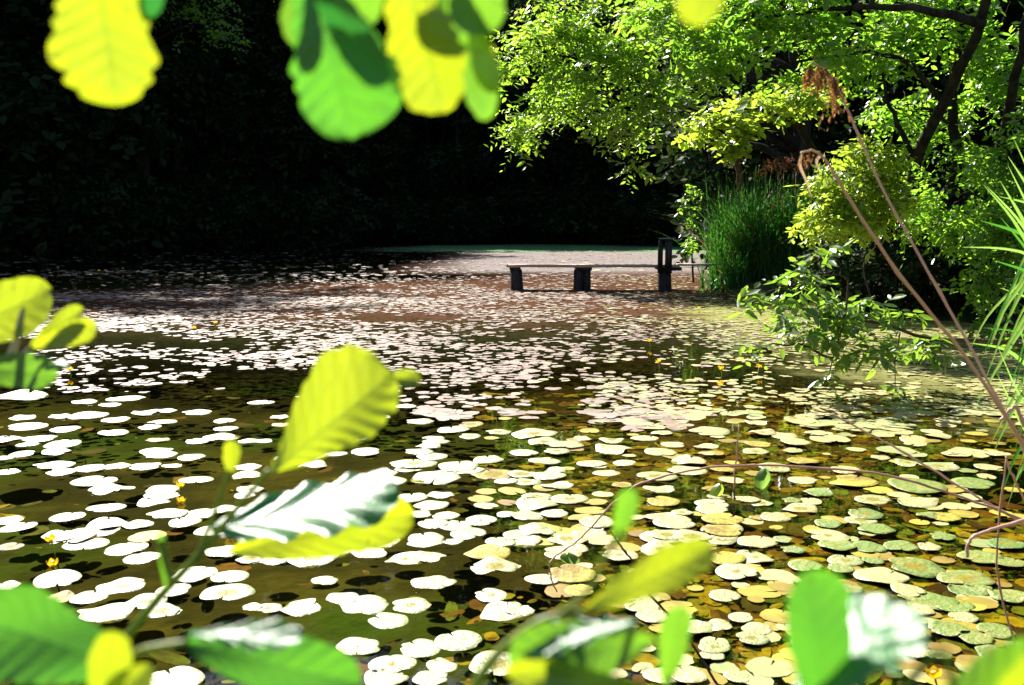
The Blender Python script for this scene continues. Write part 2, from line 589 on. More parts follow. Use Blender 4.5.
# floating film: brown pollen scum out in the middle, duckweed by the far shore and beside the right bank; sun glare behind the jetty put into the colour
f1 = k.noise(0.22, P, 4, 0.6); f2 = k.noise(9, P, 4, 0.7); f3 = k.noise(1.1, P, 4, 0.65)
far = k.smooth(Y_, 9.5, 17)
shade = k.math('MULTIPLY', k.smooth(k.math('ADD', Y_, k.math('MULTIPLY', X_, -0.55)), 27, 31), k.smooth(X_, 3, -2))  # leaves the film out under the left trees' shadow so it stays black
far = k.math('MULTIPLY', far, k.math('SUBTRACT', 1.0, shade))
brown = k.math('MULTIPLY', far, k.smooth(k.math('MULTIPLY_ADD', f3, 0.6, k.math('MULTIPLY', f1, 0.5)), 0.22, 0.5))
duckR = k.math('MULTIPLY', k.smooth(k.math('SUBTRACT', X_, k.math('MULTIPLY', f3, 4.0)), 0.2, 4.2),
               k.math('MULTIPLY', k.smooth(Y_, 6.5, 9.5), k.smooth(Y_, 21, 18)))
duckF = k.math('MULTIPLY', k.smooth(k.math('ADD', Y_, k.math('MULTIPLY', f3, 7)), 56, 61), k.smooth(k.math('MULTIPLY_ADD', f1, 8.0, X_), -7, 0))
pink_glare = k.math('MULTIPLY', k.smooth(Y_, 30, 34), k.smooth(k.math('MULTIPLY_ADD', f3, 3.0, k.math('SUBTRACT', X_, k.math('MULTIPLY', Y_, 0.02))), -4, 0))
film = k.math('MULTIPLY', k.math('MAXIMUM', k.math('MAXIMUM', k.math('MULTIPLY', brown, 0.8), duckR), k.math('MAXIMUM', duckF, pink_glare)),
              k.smooth(f2, 0.32, 0.5), clamp=True)
fcol = k.mix(k.smooth(duckR, 0.0, 0.3), k.mix(k.smooth(k.math('MULTIPLY_ADD', f3, 6.0, Y_), 16, 22), k.mix(f2, (0.012, 0.015, 0.004), (0.028, 0.03, 0.009)), k.mix(f2, (0.055, 0.025, 0.014), (0.115, 0.058, 0.036))), k.mix(f2, (0.17, 0.18, 0.05), (0.32, 0.31, 0.12)))
fcol = k.mix(pink_glare, fcol, k.mix(f2, (0.13, 0.115, 0.11), (0.24, 0.205, 0.195)))
fcol = k.mix(duckF, fcol, k.mix(f2, (0.06, 0.16, 0.06), (0.14, 0.28, 0.12)))
fsh = k.principled(fcol, 0.9, 0.0)
m2 = k.n('MixShader')
k.t.links.new(film, m2.inputs[0]); k.t.links.new(mx.outputs[0], m2.inputs[1]); k.t.links.new(fsh, m2.inputs[2])
wmat = k.done(m2.outputs[0])
wv = [(-60, -3, 0), (40, -3, 0), (40, 95, 0), (-60, 95, 0)]
# keep the sheet under the banks only: extend to bounding box of the pond
wv = [(POND[:, 0].min() - 1, POND[:, 1].min() - 1, 0), (POND[:, 0].max() + 1, POND[:, 1].min() - 1, 0),
      (POND[:, 0].max() + 1, POND[:, 1].max() + 1, 0), (POND[:, 0].min() - 1, POND[:, 1].max() + 1, 0)]
wa = link('water', mesh_np('water', wv, [np.array([[0, 1, 2, 3]])]), wmat)
tag(wa, kind='structure')

# ------------------------------------------------------------------ lily pads
def pad_mat(name, c0, c1, c2, rough=0.5, spec=0.5):
    k = NT(name)
    r = k.rand()
    o = k.obj()
    n1 = k.noise(2.2, o, 5, 0.7); n2 = k.noise(7, o, 3, 0.6)
    base = k.mix(r, c0, c1)
    n0 = k.noise(1.7, k.pos(), 3, 0.6)
    base = k.mix(k.math('MULTIPLY', k.smooth(k.math('MULTIPLY_ADD', n0, 0.6, k.math('MULTIPLY', n1, 0.5)), 0.5, 0.68), 0.85), base, c2)
    base = k.mix(k.math('MULTIPLY', k.smooth(n2, 0.6, 0.74), 0.75), base, (0.13, 0.06, 0.02))
    rough = k.math('MULTIPLY_ADD', n1, 0.22, rough - 0.10)
    ln = k.n('VectorMath', operation='LENGTH'); k.t.links.new(o, ln.inputs[0])
    cm_ = k.math('MULTIPLY', k.smooth(k.math('SUBTRACT', k.math('MULTIPLY_ADD', n1, -0.55, ln.outputs[1]), k.math('MULTIPLY_ADD', k.n('ObjectInfo').outputs['Random'], 0.8, -0.42)), -0.13, -0.2), 0.9)
    cm_ = k.math('MAXIMUM', cm_, k.math('MULTIPLY', k.smooth(k.noise(3.4, o, 4, 0.7), 0.60, 0.70), 0.75))
    base = k.mix(cm_, base, (0.17, 0.14, 0.02))
    spec = k.math('MULTIPLY_ADD', cm_, -0.9 * spec, spec)
    back = k.n('NewGeometry').outputs['Backfacing']
    base = k.mix(back, base, (0.16, 0.06, 0.05))
    nrm = k.bump(k.noise(3.2, o, 4), 0.35, 0.04)
    return k.done(k.principled(base, rough, spec, nrm))


M['pad'] = pad_mat('lily_pad', (0.14, 0.18, 0.06), (0.27, 0.28, 0.13), (0.27, 0.24, 0.09), 0.50, 0.8)
M['pad_far'] = pad_mat('far_lily_pad', (0.11, 0.085, 0.06), (0.22, 0.17, 0.135), (0.20, 0.12, 0.10), 0.66, 0.36)  # pinkish base colour stands for sun glare on the distant pads
M['pad_olive'] = pad_mat('olive_lily_pad', (0.16, 0.19, 0.05), (0.29, 0.28, 0.11), (0.36, 0.26, 0.10), 0.52, 0.8)
M['pad_green'] = pad_mat('green_lily_pad', (0.07, 0.13, 0.015), (0.13, 0.18, 0.025), (0.20, 0.19, 0.04), 0.5, 0.6)
M['pad_old'] = pad_mat('yellowed_lily_pad', (0.18, 0.13, 0.012), (0.30, 0.27, 0.025), (0.12, 0.06, 0.012), 0.6, 0.3)


def pad_verts(nseg, rings, r_, asp, notch, curl, wavy):
    """a floating leaf: unit radius, notch on +X side, apex near the centre; returns V,Q,T"""
    th = np.linspace(notch, 2 * np.pi - notch, nseg)
    rr = 1 + 0.05 * np.sin(2 * th + r_.uniform(0, 6)) + 0.03 * np.sin(5 * th + r_.uniform(0, 6)) * wavy
    for _b in range(int(r_.integers(0, 3)) if nseg > 20 else 0):
        rr *= 1 - r_.uniform(0.05, 0.2) * np.exp(-((th - r_.uniform(0.8, 5.5)) / r_.uniform(0.06, 0.16)) ** 2)
    rr *= 1 - 0.18 * np.exp(-((np.abs(th - np.pi) - np.pi + notch) / 0.25) ** 2)
    ap = r_.choice([0.15, 0.4, 0.55])
    V = [(ap, 0, -0.004)]
    for f in rings:
        z = curl * f ** 3 * np.sin(2 * th + 1.0) + wavy * 0.02 * f * f * np.sin(4 * th + r_.uniform(0, 6))
        V += list(np.stack([np.cos(th) * rr * f * asp + ap * (1 - f), np.sin(th) * rr * f, z], 1))
    f = rings[-1] * 1.004
    nr = len(rings) if nseg > 20 else len(rings) - 1
    z = np.array(V[-nseg:])[:, 2]
    V += list(np.stack([np.cos(th) * rr * f * asp, np.sin(th) * rr * f, z - 0.006], 1))
    T = [(0, 1 + j, 2 + j) for j in range(nseg - 1)]
    Q = [] if nr else [(0, 1, 2, 2)][:0]
    for i in range(nr):
        for j in range(nseg - 1):
            a = 1 + i * nseg + j
            Q.append((a, a + nseg, a + nseg + 1, a + 1))
    return np.array(V, float), np.array(Q, int).reshape(-1, 4), np.array(T)


r_ = np.random.default_rng(3)
pad_proto = []
for i in range(16):
    asp = r_.uniform(0.96, 1.1)
    V, Qp, Tp = pad_verts(48, (0.45, 0.8, 1.0), r_, asp, r_.uniform(0.02, 0.15), r_.choice([0.0, 0.02, 0.03, 0.09]), r_.uniform(0.2, 1.6))
    pad_proto.append((V, Qp, Tp))

TILES = [
 (0, 380, [(75,70,230),(340,92,110),(440,102,105),(505,78,175),(90,152,115),(350,145,180),(465,162,130),(240,150,100),(580,132,120),(665,124,100),(787,135,130),(600,190,110),(650,170,120),(900,165,100),(905,197,110),(110,190,180),(260,202,140),(455,212,130),(630,243,110),(45,240,120),(160,240,150),(110,262,90),(250,262,140),(225,290,135),(625,288,150),(640,305,140),(765,310,130),(20,318,80),(90,298,110),(215,342,180),(245,375,140),(360,355,140),(470,352,110),(580,347,150),(690,348,90),(30,370,110),(375,410,185),(450,443,190),(785,405,140),(650,440,140),(650,465,160),(615,495,135),(425,513,165),(270,552,135),(30,565,130),(70,595,150),(430,582,170),(555,580,130),(670,542,170),(800,540,140),(740,575,150),(860,605,160),(905,520,130),(590,635,160),(290,635,180),(350,615,130),(790,250,110),(885,232,150),(1000,250,110),(990,350,120),(990,385,130),(1000,440,120),(980,470,100)]),
 (256, 380, [(500,148,90),(600,108,90),(655,168,125),(330,174,85),(100,185,80),(275,207,95),(330,230,90),(400,238,110),(95,150,80),(20,95,110),(260,308,130),(320,302,100),(225,343,130),(440,292,140),(120,320,120),(30,250,90),(710,235,100),(720,250,110),(690,268,105),(705,310,150),(650,292,140),(855,230,105),(970,212,110),(790,200,140),(860,180,120),(630,338,190),(610,358,130),(520,378,110),(540,408,145),(720,392,215),(810,350,170),(850,365,150),(950,380,180),(1000,410,100),(740,465,120),(620,475,140),(700,507,155),(650,545,120),(760,545,130),(710,580,150),(900,570,150),(800,590,140),(380,572,160),(515,592,150),(490,622,130),(200,608,190),(680,635,160),(850,620,170),(60,630,130),(930,325,130),(1000,540,100)]),
 (512, 380, [(90,217,190),(50,295,130),(130,250,140),(220,265,140),(180,290,120),(285,237,80),(400,245,110),(530,235,120),(405,280,165),(595,292,140),(645,262,115),(775,268,110),(780,297,75),(710,327,150),(130,330,140),(320,337,130),(450,338,110),(375,380,115),(175,363,100),(40,380,140),(150,388,140),(60,410,130),(180,424,140),(580,388,180),(700,365,170),(840,362,110),(880,405,115),(590,437,140),(605,487,150),(440,425,90),(800,500,160),(800,525,150),(820,473,90),(940,483,110),(1000,495,90),(230,478,150),(100,470,130),(100,500,180),(60,545,160),(170,540,130),(340,575,150),(110,600,190),(310,612,170),(605,555,170),(650,575,200),(840,562,180),(840,598,180),(990,555,90),(680,535,100),(280,560,120),(40,625,160),(620,622,180),(850,630,120),(975,288,105),(985,258,120),(1000,215,120),(980,175,110),(790,210,180),(820,228,75),(600,215,90),(780,65,80)]),
 (768, 380, [(25,355,160),(140,328,135),(110,252,140),(590,240,130),(680,350,170),(820,415,190),(390,540,150),(370,563,150),(430,600,170),(590,490,190),(420,482,160),(330,405,230),(200,455,140),(600,425,260),(130,520,150),(95,485,90),(30,555,120),(240,580,120),(240,632,190),(700,552,150),(640,550,100),(700,625,110),(310,365,130),(880,350,120),(140,404,130),(60,225,130),(680,228,110),(800,365,90),(920,300,110),(450,315,90),(560,335,110),(720,165,130),(480,155,110)]),
 (0, 530, [(30,228,115),(230,203,200),(250,30,170),(345,60,180),(505,78,185),(590,32,160),(570,120,165),(490,235,210),(420,335,240),(585,290,180),(360,280,150),(235,275,130),(650,335,150),(690,335,90),(695,245,170),(780,185,190),(920,195,150),(910,258,220),(900,90,180),(1000,120,130),(870,5,160),(700,610,270),(40,75,110),(1010,320,90),(400,8,170),(540,585,100),(980,560,180)]),
 (256, 530, [(70,20,180),(210,10,180),(255,50,120),(120,85,200),(60,125,150),(230,115,240),(330,80,170),(455,100,165),(500,50,165),(510,15,160),(680,55,180),(600,120,180),(700,108,140),(850,15,190),(980,50,130),(925,100,200),(955,155,190),(710,218,205),(940,265,150),(275,205,115),(50,322,120),(180,315,190),(350,282,165),(435,310,210),(620,310,180),(530,368,200),(990,340,200),(410,470,190),(660,480,195),(810,455,210),(545,550,210),(745,548,145),(960,550,240),(520,605,190),(700,600,180),(790,50,100)]),
 (512, 530, [(40,45,170),(100,10,150),(220,40,180),(310,15,170),(200,95,190),(10,150,60),(120,205,150),(240,180,220),(270,245,150),(30,335,130),(250,80,120),(430,110,170),(600,30,190),(720,30,170),(840,45,120),(860,120,170),(900,175,190),(970,115,150),(980,50,170),(840,10,180),(850,265,140),(590,80,160),(430,300,140),(520,310,160),(560,350,140),(690,400,160),(830,392,110),(740,400,150),(915,355,120),(980,400,140),(810,475,140),(800,510,110),(900,590,130),(960,440,150),(600,590,180),(700,590,170)]),
 (768, 530, [(240,35,200),(275,68,170),(400,75,150),(530,70,140),(645,68,95),(700,35,90),(290,160,120),(450,187,245),(590,155,240),(420,125,90),(310,125,150),(790,200,230),(800,240,190),(850,115,190),(960,135,150),(960,270,170),(950,60,180),(640,285,250),(560,245,150),(600,325,140),(740,305,190),(590,500,110),(680,512,110),(830,440,160),(910,410,170),(330,240,110),(100,85,110),(560,410,180),(720,400,170),(780,355,130),(150,150,150),(60,45,90),(500,480,120),(900,500,140)]),
]
pads = []
for ox, oy, L in TILES:
    for x, y, wd in L:
        px, py = ox + x / 4, oy + y / 4
        if any(abs(px - q[0]) < 5 and abs(py - q[1]) < 2.5 for q in pads): continue
        pads.append((px, py, wd / 4))
LANDMARKS = [(330, 400, 'the upright yellow alder leaf'), (325, 500, 'the striped alder leaf'), (232, 460, 'the yellow leaf bud'),
             (52, 542, 'the yellow flower at far left'), (180, 495, 'the two small flowers at left'), (163, 560, 'the thin upright shoot at left'),
             (270, 650, 'the dark leaf at bottom left'), (60, 640, 'the big leaf in the bottom left corner'), (630, 513, 'the small upright leaf at centre'),
             (650, 575, 'the yellow leaf at bottom centre'), (575, 645, 'the glossy leaf at bottom centre'), (672, 650, 'the pale small leaf at bottom centre'),
             (845, 630, 'the folded dark and white leaf'), (935, 678, 'the yellow flower at bottom right'), (763, 478, 'the folded green leaf at right'),
             (897, 450, 'the long pale dry reed'), (700, 466, 'the bend of the reddish twig'), (970, 545, 'the hooked dry reed'),
             (1005, 456, 'the cracked upright stem at right'), (555, 560, 'the lower end of the reddish twig'), (229, 526, 'the flower under the striped leaf'),
             (25, 372, 'the lower green leaf at left edge'), (535, 440, 'the weedy gap at picture centre'), (430, 460, 'the open water right of the yellow leaf'),
             (450, 600, 'the open water at bottom centre'), (990, 600, 'the lower part of the cracked stem'), (715, 600, 'the tip of the yellow bottom leaf'),
             (100, 470, 'the dark gap at left')]
ORD = ['', 'closest', 'second closest', 'third closest', 'fourth closest', 'fifth closest', 'sixth closest', 'seventh closest', 'eighth closest', 'ninth closest',
       'tenth closest', 'eleventh closest', 'twelfth closest', 'thirteenth closest', 'fourteenth closest', 'fifteenth closest', 'sixteenth closest', 'seventeenth closest',
       'eighteenth closest', 'nineteenth closest', 'twentieth closest', 'twenty first closest', 'twenty second closest', 'twenty third closest', 'twenty fourth closest',
       'twenty fifth closest', 'twenty sixth closest']
assign = {}
for i, (px, py, wd) in enumerate(pads):
    ds = [math.hypot(px - a, (py - b) * 1.5) for a, b, _ in LANDMARKS]
    j = int(np.argmin(ds))
    assign.setdefault(j, []).append((ds[j], i))
pad_label = {}
for j, L in assign.items():
    L.sort()
    for n_, (d_, i) in enumerate(L):
        pad_label[i] = (n_ + 1, LANDMARKS[j][2])
pad_meshes = {}
occ = []
for i, (px, py, wd) in enumerate(pads):
    p = wpt(px, py)
    size = wd / F * p.y / 2
    right = px / 1024
    u = rng.random()
    if px > 780 and py > 470:
        mk = 'pad_green' if u < 0.5 else ('pad_olive' if u < 0.86 else 'pad_old')
    elif px > 560:
        mk = 'pad_olive' if u < 0.85 else 'pad_old'
    else:
        mk = 'pad' if u < 0.95 else 'pad_old'
    v = int(rng.integers(16))
    key = (v, mk)
    if key not in pad_meshes:
        V, Qp, Tp = pad_proto[v]
        mb = MB(); mb.add(V, Qp, Tp)
        me = mb.mesh('lily_pad'); me.materials.append(M[mk])
        sm_ = np.ones(len(me.polygons), bool); sm_[len(Qp) - 47:len(Qp)] = False
        me.polygons.foreach_set('use_smooth', sm_)
        pad_meshes[key] = me
    o = link('lily_pad', pad_meshes[key], None)
    o.location = (p.x, p.y, 0.004 + 0.010 * rng.random())
    asp = pad_proto[v][0][:, 0].max()
    rz = rng.uniform(0, 2 * np.pi)
    sc = size / (1 + 0.15 * abs(math.cos(rz)))
    o.scale = (sc, sc, sc)
    o.rotation_euler = (rng.normal(0, 0.02), rng.normal(0, 0.02), rz)
    n_, lm = pad_label[i]
    look = {'pad': 'pale', 'pad_olive': 'olive', 'pad_green': 'green', 'pad_old': 'yellowed'}[mk]
    tag(o, f'{look} lily pad, {ORD[min(n_, 26)]} to {lm}', 'lily pad', 'lily pads floating in the near water')
    occ.append((p.x, p.y, size))
occ = np.array(occ)

# far lily pads: too many to count
N0 = 150000
yy = 1 / rng.uniform(1 / 66, 1 / 8.0, N0) if False else 6.8 + (66 - 6.8) * rng.random(N0) ** 1.35
xx = rng.uniform(-1, 1, N0) * 0.62 * yy
ok = pond_sd(xx, yy) < -0.1
ok &= ~((xx > 2.8) & (yy > 30) & False)
PX = 512 + xx / yy * F
PY = HOR + 1.6 * F / yy
# density: clumps, open lanes, fewer by the shaded far left
nz = np.sin(xx * .55 + 1.1 * np.sin(yy * .33)) * np.sin(yy * .9 + 1.2 * np.sin(xx * .4)) + .6 * np.sin(xx * 1.7 + yy * .8) * np.sin(yy * 1.9 - xx * .5) + .3 * np.sin(xx * 4.1) * np.sin(yy * 4.7)
dens = 0.33 + 0.30 * nz
strk = np.sin(PY * 0.55 + 1.5 * np.sin(PX * 0.013)) * 0.5 + np.sin(PY * 0.23 + PX * 0.02) * 0.5
dens = np.where(PY < 332, dens + 0.08 + 0.16 * strk, dens)
dens = np.where(PY < 288, dens * 0.75, dens)
lane = np.exp(-((PY - 352) / 14) ** 2) * np.exp(-((PX - 520) / 130) ** 2) + 0.8 * np.exp(-((PY - 345) / 8) ** 2) * np.exp(-((PX - 180) / 90) ** 2)
dens = np.where(PX > 860, dens + 0.12, dens)
dens -= 0.28 * lane
fade = np.where(PX < 400, np.clip((412 - PY) / 35, 0.03, 1), np.clip((436 - PY + 14 * np.sin(PX * 0.031) + 8 * np.sin(PX * 0.083 + 2)) / 62, 0.04, 1))
dens *= fade
mid = np.clip((PY - 325) / 20, 0, 1) * np.clip((470 - PY) / 20, 0, 1)
dens -= 0.07 * mid * np.where(PX < 720, 1, 0.3)
dens = np.where((yy > 31) & (xx > -2), dens * 0.35, dens)
dens = np.where((yy > 34), dens * np.where(xx > -3, 1.0, 0.45), dens)
dens = np.where((yy - 0.55 * xx > 28) & (xx < -2), dens * 0.5, dens)
ok &= rng.random(N0) < np.clip(dens * 0.42 * np.where(yy < 22, 2.6, np.where(yy < 30, 1.9, 1.2)), 0, 1)
ok &= PY < 470
xx, yy = xx[ok], yy[ok]
keep = np.ones(len(xx), bool)
near = yy < 10.5
for i in np.where(near)[0]:
    d = np.hypot(occ[:, 0] - xx[i], (occ[:, 1] - yy[i]) * 0.8)
    if (d < occ[:, 2] + 0.07).any(): keep[i] = False
xx, yy = xx[keep], yy[keep]
fx, fy, fr = [], [], []
for _ in range(9000):
    qx, qy = rng.uniform(470, 1020), rng.uniform(415, 680)
    if rng.random() > 0.35 + (qx - 470) / 550: continue
    p = wpt(qx, qy); r0_ = rng.uniform(0.035, 0.085)
    if (np.hypot(occ[:, 0] - p.x, occ[:, 1] - p.y) < occ[:, 2] * 0.6).any(): continue
    if pond_sd(np.array([p.x]), np.array([p.y]))[0] > -0.1: continue
    fx.append(p.x); fy.append(p.y); fr.append(r0_)
    if len(fx) > 190: break
nf = len(fx)
xx = np.concatenate([xx, fx]); yy = np.concatenate([yy, fy])
n = len(xx)
lowV = []
for i in range(6):
    lowV.append(pad_verts(14, (1.0,), np.random.default_rng(20 + i), 1.0 + 0.05 * i, 0.03 + 0.03 * i, 0.03, 1.0))
sz = np.clip(rng.normal(0.100, 0.032, n), 0.04, 0.19) * np.where((xx / yy > 0.14) & (yy > 8.6), 0.8, 1.0) * np.where(yy > 30, 0.9, np.where(yy > 20, 0.55, np.where(yy > 8.6, 0.46, 0.75)))
isf = np.arange(n) >= n - nf
uu_ = xx / yy + rng.normal(0, 0.07, n) + 0.04 * np.sin(yy * 0.8)
sz[isf] = fr
fillk = isf & (rng.random(n) < 0.6)
for mk, sel in (('pad_far', (uu_ < 0.16) & ~isf), ('pad_olive', ((uu_ >= 0.16) | isf) & ~fillk), ('pad_old', fillk)):
    mb = MB()
    ids = np.where(sel)[0]
    for vi in range(6):
        I = ids[vi::6]
        V, Qp, Tp = lowV[vi]
        a = rng.uniform(0, 2 * np.pi, len(I))
        c, s = np.cos(a)[:, None], np.sin(a)[:, None]
        flat = np.where(isf[I], 0.0, 1.0)[:, None]
        tx, ty = rng.normal(0, 0.03, (2, len(I), 1)) * flat[None]
        lx = V[None, :, 0] * sz[I][:, None]; ly = V[None, :, 1] * sz[I][:, None]; lz = V[None, :, 2] * sz[I][:, None]
        W_ = np.stack([lx * c - ly * s + xx[I][:, None], lx * s + ly * c + yy[I][:, None],
                       lz * (0.25 + 0.75 * flat) + lx * tx + ly * ty + np.where(isf[I], 0.0015, 0.006)[:, None] + rng.uniform(0, 0.003, len(I))[:, None] * (1 + 2 * flat)], -1)
        off = (np.arange(len(I)) * len(V))[:, None, None]
        mb.add(W_.reshape(-1, 3), (Qp[None] + off).reshape(-1, 4), (Tp[None] + off).reshape(-1, 3))
    o = mb.build('lily_pads', M[mk])
    tag(o, {'pad_far': 'countless small pads with pinkish glare carpeting the far water from the left shore to the dock', 'pad_olive': 'countless olive pads covering the water below the trees at right', 'pad_old': 'small yellowed pads filling the gaps between near pads at right'}[mk], 'lily pads', kind='stuff')

# submerged sinking leaves
k = NT('sunken_leaf')
r = k.rand()
c = k.ramp(r, [(0, (0.12, 0.045, 0.01)), (0.22, (0.26, 0.11, 0.008)), (0.42, (0.58, 0.40, 0.015)), (0.62, (0.36, 0.34, 0.02)), (0.8, (0.14, 0.22, 0.012)), (0.95, (0.07, 0.03, 0.01))])
M['sunken'] = k.done(k.principled(k.mix(k.smooth(k.noise(14, k.pos(), 4), 0.4, 0.75), c, (0.07, 0.035, 0.01)), 0.8, 0.2))
ns = 17000
ys = 3.0 + 6.5 * rng.random(ns) ** 1.2
xs = rng.uniform(-1, 1, ns) * 0.6 * ys
pr = np.clip(0.02 + 0.9 * (xs / ys + 0.08) / 0.35, 0.03, 0.85)
cl = np.sin(xs * 1.9 + 2) * np.sin(ys * 2.3 + xs) > -0.35
okk = (rng.random(ns) < pr) & cl & (pond_sd(xs, ys) < -0.15)
xs, ys = xs[okk], ys[okk]
mb = MB()
mb2 = []
for vi in range(6):
    I = np.arange(len(xs))[vi::6]
    V, Qp, Tp = lowV[vi]
    a = rng.uniform(0, 2 * np.pi, len(I)); c_, s_ = np.cos(a)[:, None], np.sin(a)[:, None]
    z0 = -(0.003 + 0.06 * rng.random(len(I)) ** 2)[:, None]
    size = (0.015 + 0.10 * rng.random(len(I)) ** 2.4)[:, None]
    tx, ty = rng.normal(0, 0.05, (2, len(I), 1))
    st = rng.uniform(0.25, 0.9, len(I))[:, None]
    lx = V[None, :, 0] * size; ly = V[None, :, 1] * size * st
    lz = np.minimum(z0 + 0.4 * lx * tx + 0.4 * ly * ty + V[None, :, 2] * size, -0.0025)
    W_ = np.stack([lx * c_ - ly * s_ + xs[I][:, None], lx * s_ + ly * c_ + ys[I][:, None], lz], -1)
    off = (np.arange(len(I)) * len(V))[:, None, None]
    mb.add(W_.reshape(-1, 3), (Qp[None] + off).reshape(-1, 4), (Tp[None] + off).reshape(-1, 3))
o = mb.build('sunken_leaves', M['sunken'])
tag(o, 'rotting yellow and brown leaves lying just under the water', 'leaves', kind='stuff')

# ------------------------------------------------------------------ yellow pond flowers
k = NT('yellow_petal')
M['petal'] = k.done(k.leafshader(k.mix(k.rand(), (0.75, 0.42, 0.01), (0.8, 0.55, 0.02)), (0.8, 0.5, 0.01), 0.4, 0.5, 0.35))
M['stigma'] = NT('stigma').m
k = NT('stigma_disc'); M['stigma'] = k.done(k.principled((0.45, 0.35, 0.03), 0.6))


def flower_meshes():
    mb = MB()
    for i in range(5):
        a = i * 2 * math.pi / 5
        us = np.linspace(0, 1, 6); vs_ = np.linspace(-1, 1, 5)
        V = []
        for u in us:
            for v in vs_:
                ang = a + v * 0.72 * math.sin(math.pi * min(1, 0.15 + u * 0.8)) ** 0.7
                rad = 0.006 + 0.021 * math.sin(u * 1.75) ; z = 0.003 + 0.034 * u ** 1.3 - 0.003 * v * v * u
                V.append((math.cos(ang) * rad, math.sin(ang) * rad, z))
        Qs = [(r * 5 + c, r * 5 + c + 1, (r + 1) * 5 + c + 1, (r + 1) * 5 + c) for r in range(5) for c in range(4)]
        mb.add(V, Qs)
    pm = mb.mesh('petals'); pm.materials.append(M['petal'])
    s = MB().tube([(0, 0, 0.004), (0, 0, 0.018), (0, 0, 0.026), (0, 0, 0.029)], [0.004, 0.007, 0.011, 0.006], 10)
    sm = s.mesh('stigma'); sm.materials.append(M['stigma'])
    st = MB().tube([(0.02, 0.01, -0.22), (0.012, 0.004, -0.1), (0, 0, 0.004)], [0.004, 0.004, 0.0035], 7)
    stm = st.mesh('stalk'); stm.materials.append(M['green_stem'])
    return pm, sm, stm


PM, SM, STM = flower_meshes()
FL = [(52, 542, 0.06, 'yellow pond flower standing above open water at far left'),
      (53, 567, 0.0, 'orange-yellow pond flower low on the water under the taller far-left one'),
      (180, 488, 0.03, 'yellow pond flower beside a stack of white pads, upper of a pair'),
      (180, 503, 0.0, 'yellow pond flower beside a stack of white pads, lower of a pair'),
      (229, 527, 0.03, 'yellow pond flower under the left end of the striped alder leaf'),
      (935, 679, 0.03, 'yellow pond flower near the bottom right leaf tip'),
      (70, 371, 0.05, 'yellow pond flower just right of the lower green leaf at left edge'),
      (194, 329, 0.06, 'left one of two yellow pond flowers amid the white pads at left'),
      (215, 324, 0.08, 'right one of two yellow pond flowers amid the white pads at left'),
      (699, 309, 0.08, 'small yellow pond flower on water in front of the reed bed'),
      (650, 342, 0.06, 'yellow pond flower mid-pond below the right end of the dock'),
      (659, 363, 0.06, 'yellow pond flower mid-pond, nearer of two below the dock posts'),
      (759, 368, 0.06, 'yellow pond flower hanging near the tips of the overhanging shrub'),
      (721, 370, 0.05, 'yellow pond flower left of the overhanging shrub tips'),
      (720, 386, 0.04, 'yellow pond flower between pads, lower left of the overhanging shrub'),
      (99, 271, 0.1, 'far yellow pond flower in shade, tallest at left'),
      (123, 269, 0.1, 'far yellow pond flower in shade, right of the tallest one'),
      (157, 275, 0.1, 'far yellow pond flower at the edge of the tree shadow'),
      (58, 268, 0.1, 'far yellow pond flower in shade, leftmost above the left sprig')]
for px, py, h, lab in FL:
    b = wpt(px, py, h)
    t = thing('pond_flower', lab, 'flower', b, 'yellow pond flowers')
    sc = 1.0 if py > 400 else 1.25
    t.scale = (sc, sc, sc)
    t.rotation_euler = (rng.normal(0, .15), rng.normal(0, .15), rng.uniform(0, 6))
    for nm, me in (('petals', PM), ('stigma', SM), ('stalk', STM)):
        o = bpy.data.objects.new(nm, me); COL.objects.link(o); o.parent = t

# young upright / folded leaves of the lilies
def folded_leaf(px, py, w_px, h_px, label, mat, lean=0.3, stay='water'):
    b = wpt(px, py + h_px / 2)
    s = b.y / F
    V = []
    H, W = h_px * s, w_px * s
    us = np.linspace(0, 1, 9)
    for u in us:
        ww = W * 0.5 * math.sin(math.pi * (0.08 + 0.9 * u)) ** 0.7
        for v, dep in ((-1, 0.035), (-0.5, 0.012), (0, 0), (0.5, 0.012), (1, 0.035)):
            V.append((b.x + v * ww + lean * H * u, b.y + dep + 0.02 * u, -0.01 + H * u))
    Qs = [(r * 5 + c, r * 5 + c + 1, (r + 1) * 5 + c + 1, (r + 1) * 5 + c) for r in range(8) for c in range(4)]
    o = MB().add(V, Qs).build('young_lily_leaf', mat, None, True)
    tag(o, label, 'leaf')


folded_leaf(762, 478, 16, 22, 'green young leaf folded upright beside the dry stem and pads at right', M['reed_bright'], 0.2)
folded_leaf(715, 491, 14, 16, 'yellow young leaf poking up between olive pads right of centre', M['leaf_yellow'], 0.4)
folded_leaf(573, 559, 20, 12, 'green young leaf tip beside the foot of the reddish twig', M['reed_bright'], -0.5)

